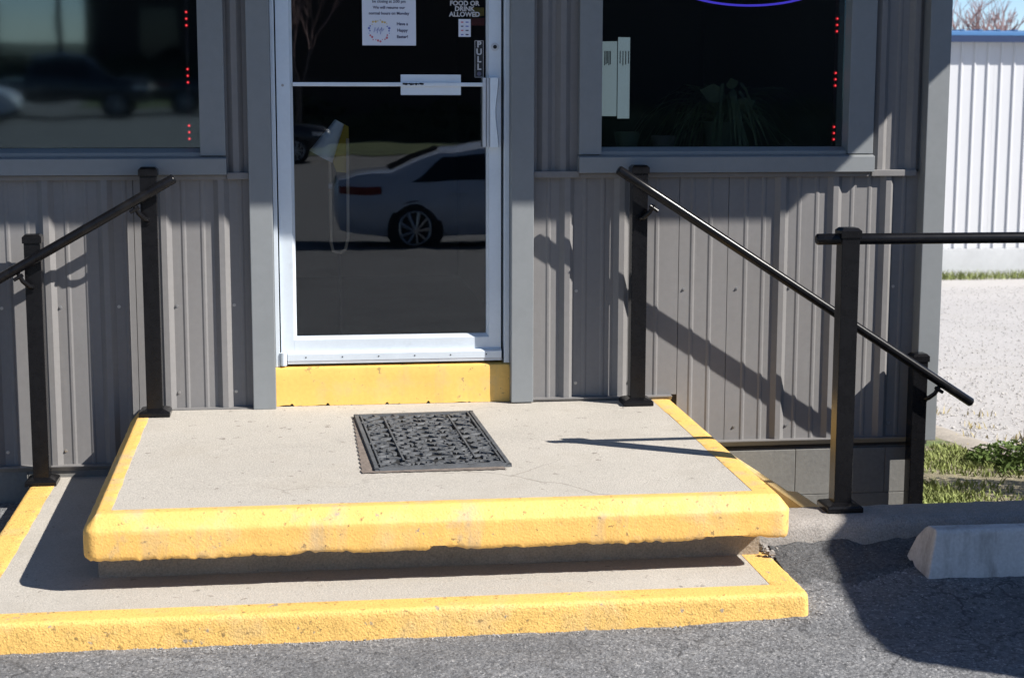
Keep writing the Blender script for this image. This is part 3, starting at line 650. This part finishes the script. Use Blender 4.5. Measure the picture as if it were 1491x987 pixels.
cellrow(.119, MWd-.119, .035, ML-.10, 4, 11, True); cellrow(.032, MWd-.032, ML-.095, ML-.03, 7, 1, False)
tag(b.build('scrollwork', M['rubber'], dm, recalc=False), None, kind='stuff')
b = MB(); b.face([]) if False else None
P_ = [(.227, -.26), (.66, -.26), (.724, -1.185), (.232, -1.185)]
rows = []
for j in range(30):
    t = j/29; x0 = .226+(.222-.226)*t; x1 = .655+(.722-.655)*t; y = -.27-.918*t
    rows.append([(x0+(x1-x0)*i/24+(.0035*(1 if j % 2 else -1) if i in (0, 24) else 0), y+(.003*(1 if i % 2 else -1) if j == 29 else 0), lz(y)+.0035) for i in range(25)])
b.grid(rows); tag(b.build('mat_underlay', M['underlay'], base=(.48, -.7, -1.29), recalc=False), 'thin brownish mesh underlay peeping out from under the black doormat', 'underlay')

# ------------------------------------------------------------------ things on the glass and behind it
nt = thing('paper_notice', (.40, .0545, .25), 'white printed paper notice taped to the door glass', 'notice')
b = MB(); b.box(.294, .511, .0545, .0555, .180, .46); b.build('sheet', M['paper'], nt)
for (s, z) in (('be closing at 2:00 pm', .354), ('We will resume our', .330), ('normal hours on Monday', .307)): text('lettering', s, .0158, (.4025, .0538, z), M['ink'], nt, bold=.0004)
text('lettering', 'Have a\nHappy\nEaster!', .0165, (.456, .0538, .240), M['ink'], nt, line=1.55, bold=.0005)
for k in range(26):
    a = 6.283*k/26; r_ = .040+.003*math.sin(k*2.3); b = MB(); c = (.362+r_*math.cos(a), .238+r_*math.sin(a))
    mm_ = M['inkyellow'] if math.sin(a) > .6 else (M['inkred'] if math.sin(a) < -.4 else M['inkblue'])
    b.tube([(c[0], .0544, c[1]), (c[0], .0536, c[1])], .0035+.0016*math.sin(k*1.7), 7); b.build('wreath_dot', mm_, nt)
b = MB(); 
for k in range(3):
    x = .346+k*.013; b.tube([(x-.005, .0538, .232-.004*k), (x, .0538, .252), (x+.004, .0538, .236), (x+.010, .0538, .246)], .0011, 5)
b.build('script_lettering', M['inkblue'], nt)
dc = thing('window_decal', (.709, .0545, .33), 'white lettering on the glass forbidding food or drink', 'decal')
text('lettering', 'FOOD OR', .0262, (.709, .0556, .349), M['decal'], dc, bold=.0009); text('lettering', 'DRINK', .0262, (.709, .0556, .327), M['decal'], dc, bold=.0009); text('lettering', 'ALLOWED', .0262, (.709, .0556, .305), M['decal'], dc, bold=.0009)
ys_ = thing('yellow_sticker', (.765, .066, .33), 'small dull yellow label behind the white door lettering', 'sticker'); b = MB(); b.box(.742, .790, .066, .067, .300, .334); b.build('label_face', M['decalyellow'], ys_)
b = MB(); b.tube([(.764, .0655, .312), (.764, .0650, .312)], .006, 8); b.build('mark', M['decaldark'], ys_)
rs_ = thing('red_sticker', (.76, .068, .27), 'dark red label low on the glass beside the white card sticker', 'sticker'); b = MB(); b.box(.738, .792, .068, .069, .262, .292); b.build('label_face', M['decalred'], rs_)
cs = thing('card_sticker', (.709, .0545, .25), 'white sticker with small card logos under the food or drink lettering', 'sticker')
b = MB(); b.box(.684, .734, .0545, .0555, .216, .287); b.build('label_face', M['paper'], cs, bevel=.0004)
for k in range(4):
    for j in range(2):
        b = MB(); x = .694+j*.019; z = .277-k*.0165; b.box(x, x+.010+.002*j, .0538, .0544, z-.005, z); b.build('card_logo', [M['inkred'], M['inkblue'], M['ink'], M['inkblue'], M['inkred'], M['ink'], M['inkblue'], M['ink']][k*2+j], cs)
ps = thing('pull_sticker', (.767, .0545, .12), 'narrow upright sticker reading PULL beside the door handle', 'sticker')
b = MB(); b.box(.7485, .7875, .055, .0556, .052, .203); b.build('label_face', M['decaldark'], ps)
b = MB()
for (x0, x1, z0, z1) in ((.750, .786, .2, .2015), (.750, .786, .0535, .055), (.750, .7515, .0535, .2015), (.7845, .786, .0535, .2015)): b.box(x0, x1, .0543, .0549, z0, z1)
b.build('outline', M['decal'], ps)
for k, ch in enumerate('PULL'): text('lettering', ch, .034, (.768, .0546, .185-k*.030), M['decal'], ps, bold=.0012)
b = MB(); b.tube([(.768, .0549, .068), (.768, .0545, .068)], .009, 10); b.build('emblem', M['ink'], ps)
def ledstrip(x, y, zc, label):
    t = thing('led_strip', (x, y, zc), label, 'LED strip', 'red LED strips hanging in the windows')
    b = MB(); b.box(x-.007, x+.007, y+.004, y+.009, zc-.75, zc+.55); b.build('strip', M['ledstrip'], t)
    for k in range(-3, 3):
        for j in (-1, 0, 1):
            z = zc+.225*k+j*.0262; b = MB(); b.tube([(x, y+.0035, z), (x, y-.001, z), (x, y-.003, z)], [.0075, .0075, .005], 8); l_ = b.build('led', M['ledglow'], t)
            b = MB(); b.tube([(x, y-.0031, z), (x, y-.0052, z)], [.0036, .002], 8); b.build('lens', M['led'], l_)
ledstrip(2.305, .08, .275+.0, 'strip of small red LED lights at the right side of the right window')
ledstrip(-.405, .10, .2820, 'strip of small red LED lights at the right side of the left window')
for o in [c for c in COL.objects if c.name.startswith('led_strip') and c.location.x > 2]: o.location.x = 2.283
ne = thing('neon_sign', (1.92, .14, .52), 'blue neon oval tube glowing at the top of the right window', 'neon sign')
b = MB(); b.tube([(1.912+.40*math.cos(6.283*i/64), .14, .512+.157*math.sin(6.283*i/64)) for i in range(65)], .0046, 8, False); b.build('neon_tube', M['neon'], ne, smooth=True)
b = MB(); b.tube([(1.912+.40*math.cos(6.283*i/48), .155, .512+.157*math.sin(6.283*i/48)) for i in range(49)], .004, 6, False)
for s in (-1, 1): b.tube([(1.912+s*.2, .16, .512+.13), (1.912+s*.2, .16, 1.09)], .002, 6)
b.build('frame', M['gasket'], ne)
pl = thing('potted_plant', (1.86, .30, -.258), 'leafy potted plant with long arching leaves behind the right window', 'plant')
b = MB(); b.tube([(1.86, .30, -.258), (1.86, .30, -.13)], [.07, .095], 16); b.build('pot', M['pot'], pl, smooth=True)
b = MB()
for k in range(110):
    a = random.uniform(0, 6.283); ln = random.uniform(.25, .60); rise = random.uniform(.02, .17); pts = []
    ca, sa = math.cos(a), math.sin(a)*.42
    for i in range(8):
        t = i/7; pts.append(Vector((1.86+ca*ln*t, .30+sa*ln*t, -.13+rise*4*t*(1-t)*1.2-.22*t*t*random.uniform(.8, 1.1))))
    w = random.uniform(.005, .011); k0 = len(b.v)
    for i, p in enumerate(pts):
        ww = w*math.sin(math.pi*min(.97, .15+.85*i/7)); n_ = Vector((-sa, ca, .3)).normalized(); b.v += [tuple(p-n_*ww), tuple(p+n_*ww)]
    for i in range(7): b.f.append((k0+2*i, k0+2*i+1, k0+2*i+3, k0+2*i+2))
tag(b.build('foliage', M['leaf'], pl, recalc=False), None, kind='stuff')
for (x, z, s, an) in ((1.80, -.01, 1.0, 2.6), (1.93, -.06, .8, .5), (1.88, .03, .7, 1.7)):
    b = MB(); c = Vector((x, .24, z)); d = Vector((math.cos(an), -.2, math.sin(an)*.5)); q = Vector((-d.z, 0, d.x)).normalized()
    L_ = [c+d*.075*s*t+q*w_*s*.04 for (t, w_) in ((-1, 0), (-.4, .8), (.2, 1), (1, .1), (.2, -1), (-.4, -.8))]; b.face(L_); b.face([v+Vector((0, .001, 0)) for v in L_][::-1]); b.build('leaf', M['leaf'], pl)
for (x, m_, lab, h) in ((1.425, 'pot', 'small green pot in the left corner of the right window', .085), (1.585, 'pot2', 'small tan pot on the window shelf left of the plant', .07)):
    b = MB(); b.tube([(x, .25, -.258), (x, .25, -.258+h*.9), (x, .25, -.258+h)], [.040, .055, .052], 16); p_ = b.build('flower_pot', M[m_], base=(x, .25, -.258), smooth=True); tag(p_, lab, 'pot')
wp = thing('display_board', (1.40, .28, 0), 'white folded board with added glow and dark lettering inside the right window', 'board')
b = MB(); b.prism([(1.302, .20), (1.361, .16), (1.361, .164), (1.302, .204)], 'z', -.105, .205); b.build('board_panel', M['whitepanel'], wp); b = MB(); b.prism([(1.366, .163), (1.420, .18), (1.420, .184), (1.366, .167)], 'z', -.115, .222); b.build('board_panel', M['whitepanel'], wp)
b = MB()
for k in range(9):
    x = 1.306+k*.006 if k < 5 else 1.372+(k-5)*.012; b.box(x, x+.0035, .155 if k < 5 else .158, .157 if k < 5 else .160, .105+.004*(k % 3), .165)
b.build('lettering', M['panelink'], wp)
sh = thing('floor_lamp', (.18, .30, -1.15), 'thin stand with tilted white shade and mustard cloth inside the door', 'lamp')
b = MB(); b.tube([(.162, .30, -.20), (.163, .30, -.64), (.172, .30, -.675), (.20, .30, -.682), (.222, .30, -.67), (.235, .30, -.62), (.238, .30, -.2)], .0065, 8); b.build('stand', M['lightwood'], sh, smooth=True)
b = MB(); b.tube([(.198, .30, -.682), (.198, .30, -1.135)], .006, 8); b.tube([(.198, .30, -1.15), (.198, .30, -1.135)], .10, 20); b.build('stand_foot', M['gasket'], sh, smooth=True)
b = MB(); b.tube([(.075+.05, .29, -.275), (.205, .29, -.13)], [.055, .022], 14); b.build('lamp_shade', M['shade'], sh, smooth=True)
b = MB(); b.prism([(.19, -.34), (.245, -.345), (.243, -.15), (.205, -.13), (.17, -.28)], 'y', .312, .320); b.build('cloth', M['mustard'], sh)
b = MB(); b.tube([(.155, .293, -.398), (.171, .293, -.398)], .012, 8); b.build('collar', M['decal'], sh)

# ------------------------------------------------------------------ beyond: white shed, bare tree, shrub
GZ = land_z(24)
FY = 19.8
shed = thing('white_metal_shed', (14, FY, land_z(FY)), 'white ribbed metal shed with blue roof edge beyond the gravel', 'shed')
def wpanel(x0):
    pr = [(x0, FY)]
    for k in range(4):
        c = x0+.1143+.2286*k; pr += [(c-.026, FY), (c-.010, FY-.024), (c+.010, FY-.024), (c+.026, FY)]
    pr += [(x0+.9124, FY), (x0+.9124, FY+.012), (x0, FY+.012)]
    b = MB(); b.prism(pr, 'z', -2.60, .83); return b.build('wall_panel', M['white_siding'], shed)
p0 = wpanel(7.0)
for k in range(1, 13): sub(shed, p0.data, 'wall_panel', Vector(shed['_base'])+Vector((.9144*k, 0, 0)))
b = MB(); b.box(7, 18.9, FY+.02, FY+9, -2.60, .83); b.build('wall', M['white_siding'], shed)
b = MB(); b.box(6.95, 18.95, FY-.10, FY+9, -3.4, -2.605); b.build('footing', M['white_block'], shed)
b = MB(); b.prism([(FY-.20, .835), (FY-.20, .985), (FY+4.5, 1.06), (FY+9.2, .985), (FY+9.2, .835)], 'x', 6.8, 19.1); srf = b.build('roof', M['blue'], shed)
b = MB(); b.box(6.78, 19.12, FY-.235, FY-.205, .905, .975); b.build('fascia', M['blue'], srf, bevel=.01); b = MB(); b.box(6.78, 19.12, FY-.230, FY-.2045, .80, .9045); b.build('shaded_fascia', M['blue_shade'], srf); b = MB()  # lower band carries the fascia's shade as a darker blue
for k in range(40):
    x = 6.95+k*.305; b.prism([(x-.04, .985), (x-.015, 1.005), (x+.015, 1.005), (x+.04, .985)], 'y', FY-.22, FY+.4)
b.build('roof_ribs', M['blue'], srf)
def tree(base, h, spread, seed, label, depth=6, tw=.012):
    rnd = random.Random(seed); t = thing('bare_tree', base, label, 'tree'); bt = MB(); bc = MB(); B0 = Vector(base)
    def grow(p, d, ln, r, lev):
        q = p+d*ln; mid = p+d*ln*.5+Vector((rnd.uniform(-1, 1), rnd.uniform(-1, 1), 0))*ln*.05
        (bt if lev < 2 else bc).tube([p, mid, q], [r, r*.85, r*.7], 6 if lev < 2 else 3, lev < 2)
        if lev >= depth: return
        for _ in range(3 if lev else 4):
            ax = Vector((rnd.uniform(-1, 1), rnd.uniform(-1, 1), rnd.uniform(-.3, .5))).normalized(); nd = (d+ax*rnd.uniform(.45, .95)*spread+Vector((0, 0, .12))).normalized()
            grow(q if rnd.random() < .6 else p+d*ln*.8, nd, ln*rnd.uniform(.6, .82), max(tw*.5, r*.6), lev+1)
    grow(B0, Vector((0, 0, 1)), h*.30, h*.02, 0)
    bt.build('trunk', M['bark'], t, smooth=True); tag(bc.build('crown', M['twig'], t, recalc=False), None, kind='stuff'); return t
tree((22.1, 45, GZ-.05), 7.6, .8, 5, 'bare leafless tree rising behind the blue edged shed roof', 5, .013)
def shrub(x0, y0, rad, h, n, label):
    z0 = land_z(y0); su = thing('green_shrub', (x0, y0, z0), label, 'shrub'); b = MB(); b2 = MB()
    for _ in range(int(40*rad/.4)):
        a = random.uniform(0, 6.28); b2.tube([(x0, y0, z0), (x0+rad*.7*math.cos(a)*random.random(), y0+rad*.7*math.sin(a)*random.random(), z0+random.uniform(.35, .9)*h)], .004, 4)
    for _ in range(n):
        a = random.uniform(0, 6.283); q = math.sqrt(random.random()); rr = rad*q*(1+.22*math.sin(3*a+1)+.12*math.sin(7*a)); x = x0+rr*math.cos(a); y = y0+rr*math.sin(a)*.8
        z = z0+random.random()**.7*h*(1-.75*q*q)*(1+.3*fn(x, y, 0, 6))
        d = Vector((random.uniform(-1, 1), random.uniform(-1, 1), random.uniform(-.4, 1))).normalized()*random.uniform(.012, .028); n_ = d.cross(Vector((random.uniform(-1, 1), random.uniform(-1, 1), random.uniform(-1, 1)))).normalized()*random.uniform(.005, .010); p = Vector((x, y, z)); b.face([p-d, p+n_, p+d, p-n_])
    b2.build('stems', M['bark'], su); tag(b.build('foliage', M['shrubleaf'], su, recalc=False), None, kind='stuff')
shrub(4.12, 1.80, .40, .15, 2400, 'low dark green shrub at the right edge of the grass')
shrub(4.42, .70, .46, 1.20, 5200, 'unseen taller leafy shrub added outside the frame to shade the grass')  # placed out of view only to throw shade on the grass

# ------------------------------------------------------------------ what the glass reflects, and an unseen van added for its shade on the lot
def car(name, base, rz, st, paint, label, group, wheels, wr, glassy, cat='car', tl=True, half=.9, box=False):
    t = thing(name, base, label, cat, group)
    def sec(s):
        x, zb, ze, zt, wb, wt = s
        if box: return [(0, zb), (wb*.9, zb), (wb*.98, zb+.12), (wb, zb+(ze-zb)*.55), (wb*.99, ze), (wt, zt-.05), (wt*.95, zt), (0, zt+.03)]
        return [(0, zb), (wb*.9, zb), (wb*.98, zb+.12), (wb, zb+(ze-zb)*.55), (wb*.965, ze), (wt+(wb*.965-wt)*.1, zt-(zt-ze)*.12), (wt*.72, zt), (0, zt+.012)]
    def T(x, y, z): return (x, y, z)
    rows = []
    for s in st:
        c = sec(s); row = [(s[0], -y, z) for (y, z) in c]+[(s[0], y, z) for (y, z) in c[::-1][1:]]; rows.append(row)
    b = MB(); b.grid(rows); b.face(rows[0]); b.face(rows[-1][::-1]); O = (0, 0, 0)
    def put(b_, nm, m, par=None, sm=True):
        o = b_.build(nm, m, None, base=O, smooth=sm); o.parent = par or t; o.location = (0, 0, 0); o['_base'] = O; return o
    put(b, 'body', paint)
    def interp(x):
        for a, c in zip(st, st[1:]):
            if a[0] <= x <= c[0]: f = (x-a[0])/(c[0]-a[0]); return tuple(a[k]+(c[k]-a[k])*f for k in range(6))
    for (xa, xb, xc, xd) in glassy:      # bottom-left, bottom-right, top-right, top-left
        for sgn in (-1, 1):
            b = MB(); pts = []; rows_ = []
            for f in lines(.12, .86, 3):
                l0 = xa+(xd-xa)*f; l1 = xb+(xc-xb)*f; r_ = []
                for x in lines(l0, l1, 5):
                    s = interp(x); zt = s[3]; y0, z0 = s[4]*.965, s[2]; y1, z1 = s[5]+(s[4]*.965-s[5])*.1, zt-(zt-s[2])*.12
                    r_.append((x, sgn*(y0+(y1-y0)*f+.008), z0+(z1-z0)*f))
                rows_.append(r_)
            b.grid(rows_); put(b, 'window', M['carglass'])
    for a, c in zip(st, st[1:]):       # windscreen and rear window on the steep top faces
        if abs(c[3]-a[3])/(c[0]-a[0]) > .28 and max(a[3], c[3]) > st[len(st)//2][3]*.9 and c[0]-a[0] > .2:
            b = MB(); b.grid([[(s[0], y*s[5]*.68, s[3]+.018-.0*abs(y)) for y in lines(-1, 1, 4)] for s in (a, c)]); put(b, 'windscreen', M['carglass'])
    for wx in wheels:
        for sgn in (-1, 1):
            y = sgn*half
            b = MB(); b.tube([(wx, y-sgn*.02, wr), (wx, y+sgn*.006, wr)], wr*1.13, 26); put(b, 'wheel_arch', M['tyre'])
            b = MB(); b.tube([(wx, y-sgn*.18, wr), (wx, y, wr), (wx, y+sgn*.014, wr), (wx, y+sgn*.02, wr)], [wr, wr, wr*.97, wr*.86], 28); w_ = put(b, 'wheel', M['tyre'])
            b = MB()
            b.tube([(wx+wr*.64*math.cos(6.283*i/24), y+sgn*.022, wr+wr*.64*math.sin(6.283*i/24)) for i in range(25)], wr*.05, 6, False)
            for k in range(9):
                a = 6.283*k/9; b.tube([(wx+wr*.1*math.cos(a), y+sgn*.024, wr+wr*.1*math.sin(a)), (wx+wr*.62*math.cos(a), y+sgn*.022, wr+wr*.62*math.sin(a))], [wr*.05, wr*.075], 5)
            b.tube([(wx, y+sgn*.018, wr), (wx, y+sgn*.03, wr)], wr*.14, 12); put(b, 'rim', M['rim'], w_)
    if tl:
        for sgn in (-1, 1):
            s0, s1 = st[1], interp(.62)
            b = MB(); b.grid([[(x, sgn*(interp(x)[4]*.985+.007), z) for x in lines(.06, .60, 5)] for z in (st[2][2]-.10-.0, st[2][2]+.0)]); put(b, 'tail_light', M['taillight'])
            xf = st[-1][0]; b = MB(); b.grid([[(x, sgn*(interp(x)[4]*.99+.007), interp(x)[2]-.05-z) for x in lines(xf-.55, xf-.15, 4)] for z in (0, .12)]); put(b, 'headlight', M['headlight'])
            b = MB(); b.tube([(1.55, sgn*(half+.012), .80), (1.75, sgn*(half+.012), .80)], .012, 6); put(b, 'door_handle', paint)
            b = MB(); b.box(3.05, 3.20, sgn*(half+.02)-.06, sgn*(half+.02)+.06, .92, 1.05); put(b, 'mirror', paint)
    t.rotation_euler = (0, 0, rz); return t
SED = [(0, .50, .74, .86, .72, .66), (.06, .32, .82, .98, .82, .72), (.30, .26, .88, 1.06, .90, .74), (.75, .25, .91, 1.10, .91, .70), (1.45, .25, .92, 1.38, .92, .60), (2.1, .25, .91, 1.45, .92, .57), (2.8, .25, .91, 1.41, .92, .58), (3.55, .25, .92, 1.06, .91, .70), (4.1, .25, .86, .98, .90, .72), (4.6, .27, .74, .84, .84, .70), (4.82, .36, .58, .68, .66, .55)]
car('white_sedan', (.57, -16.1, lot_z(0, -16.1)-.05), 0, SED, M['carwhite'], 'white sedan seen mirrored in the door glass', None, (1.06, 3.86), .335, [(.95, 2.02, 2.02, 1.55), (2.10, 3.32, 2.80, 2.10)])
VAN = [(0, .35, 1.15, 2.29, .99, .94), (.06, .30, 1.2, 2.32, 1.0, .95), (.5, .30, 1.2, 2.34, 1.0, .95), (4.2, .30, 1.2, 2.34, 1.0, .95), (4.9, .30, 1.15, 1.95, 1.0, .84), (5.4, .30, 1.05, 1.30, .98, .80), (5.7, .36, .85, 1.0, .90, .74)]
car('shadow_van', (4.105, -2.722, lot_z(5, -2.9)), R(2.5), VAN, M['vanwhite'], 'unseen tall pale van added beyond the right edge to shade the lot', None, (1.0, 4.7), .36, [(3.6, 4.75, 4.35, 3.7)], 'van', False, 1.0, True)  # stands out of view, added to cast the shadow on the asphalt
PICK = [(0, .5, .95, 1.02, .9, .85), (.05, .45, 1.0, 1.06, .95, .9), (1.7, .45, 1.02, 1.10, .97, .9), (1.9, .45, 1.08, 1.80, .97, .72), (2.6, .45, 1.08, 1.86, .97, .70), (3.4, .45, 1.08, 1.80, .97, .72), (4.1, .45, 1.08, 1.20, .97, .82), (5.1, .45, 1.0, 1.12, .95, .82), (5.3, .55, .85, .95, .85, .75)]
for (x, y, rz, m_, lab) in ((-9.3, -44, 0, 'cardark', 'dark pickup mirrored at the left of the left window'), (-4.1, -45, 0, 'cardark', 'dark pickup mirrored beside the strip of red lights')):
    car('parked_pickup', (x, y, lot_z(x, y)), rz, PICK, M[m_], lab, 'dark vehicles mirrored in the glass', (1.0, 4.25), .39, [(1.95, 3.7, 3.35, 2.0)], 'pickup', True, .95)
car('white_sedan', (-12.2, -41, lot_z(0, -40)), 0, SED, M['carwhite'], 'white sedan mirrored at the left edge of the left window', None, (1.06, 3.86), .335, [(.95, 2.02, 2.02, 1.55), (2.10, 3.32, 2.80, 2.10)])
fz = lot_z(0, -60)
b = MB(); b.grid([[(x, y, fz+.03) for x in lines(-7, 8.6, 8)] for y in (-62, -49)]); tag(b.build('lawn', M['lawn'], recalc=False), 'strip of lawn across the lot, mirrored in the door', None, kind='structure')
b = MB(); b.grid([[(x, y, fz-.02) for x in lines(-500, 500, 20)] for y in (-600, -300, -68)]); tag(b.build('far_ground', M['hedge'], recalc=False), 'ground beyond the lot behind the viewer', None, kind='structure')
bb = thing('brick_building', (5, -75, fz), 'dark brick building across the lot mirrored in the windows', 'building')
b = MB(); b.box(-9.0, 34, -84, -70, fz, fz+13); b.build('wall', M['brick'], bb); b = MB(); b.box(-9.3, 34.3, -84.3, -69.7, fz+13, fz+13.4); b.build('parapet', M['brick'], bb)
for k in range(2):
    for r in range(3):
        x = -6.6+k*5.0; z = fz+1.4+r*4.0; b = MB(); b.box(x, x+1.7, -70.0, -69.93, z, z+2.2); w_ = b.build('window', M['carglass'], bb)
        b = MB(); b.box(x-.1, x+1.8, -69.98, -69.82, z-.15, z-.01); b.build('sill', M['brick'], w_)
b = MB()
for _ in range(6000):
    x = random.uniform(-40, 40); y = random.uniform(-66.5, -63.5); z = fz+random.uniform(0, 1.5+.6*fn(x, 0, 0, .5)); p = Vector((x, y, z))
    d = Vector((random.uniform(-1, 1), random.uniform(-1, 1), random.uniform(-1, 1))).normalized()*.22; n_ = d.orthogonal().normalized()*.12; b.face([p-d, p+n_, p+d, p-n_])
b.box(-40, 40, -66, -64.2, fz, fz+1.1)
for _ in range(3000):  # nearer row, added to keep the right window's reflection dark
    x = random.uniform(9.2, 26); y = random.uniform(-50, -48.2); p = Vector((x, y, fz+random.uniform(0, 1.7+.4*fn(x, 3, 0, .7))))
    d = Vector((random.uniform(-1, 1), random.uniform(-1, 1), random.uniform(-1, 1))).normalized()*.2; n_ = d.orthogonal().normalized()*.11; b.face([p-d, p+n_, p+d, p-n_])
b.box(9.2, 26, -49.8, -48.4, fz, fz+1.4)
tag(b.build('hedge', M['hedge'], recalc=False), 'long dark hedge mirrored in the glass, plus a row added to darken the right window', 'hedge', kind='stuff')
def upole(x, y, h, label):
    t = thing('utility_pole', (x, y, fz), label, 'utility pole', 'utility poles mirrored in the left window')
    b = MB(); b.tube([(x, y, fz), (x, y, fz+h)], [.16, .11], 8); b.build('pole', M['pole'], t, smooth=True)
    b = MB(); b.box(x-1.1, x+1.1, y-.06, y+.06, fz+h-.9, fz+h-.75); b.build('crossarm', M['pole'], t)
    b = MB(); b.tube([(x+.4, y+.2, fz+h-2.6), (x+.4, y+.2, fz+h-1.6)], .25, 10); b.build('transformer', M['pole'], t, smooth=True)
upole(-9.9, -68.5, 8.6, 'utility pole with crossarm mirrored nearer the brick building'); upole(-12.4, -67.5, 7.2, 'shorter utility pole mirrored at the left of the left window')
tree((.35, -58, fz), 7.5, .6, 11, 'bare street tree mirrored at the left side of the door', 4, .02)

# ------------------------------------------------------------------ lift so that the lot lies near z = 0
for o in list(COL.objects):
    if o.parent is None and o.type in ('MESH', 'EMPTY'): o.location.z += EYE
for o in COL.objects:
    if '_base' in o: del o['_base']
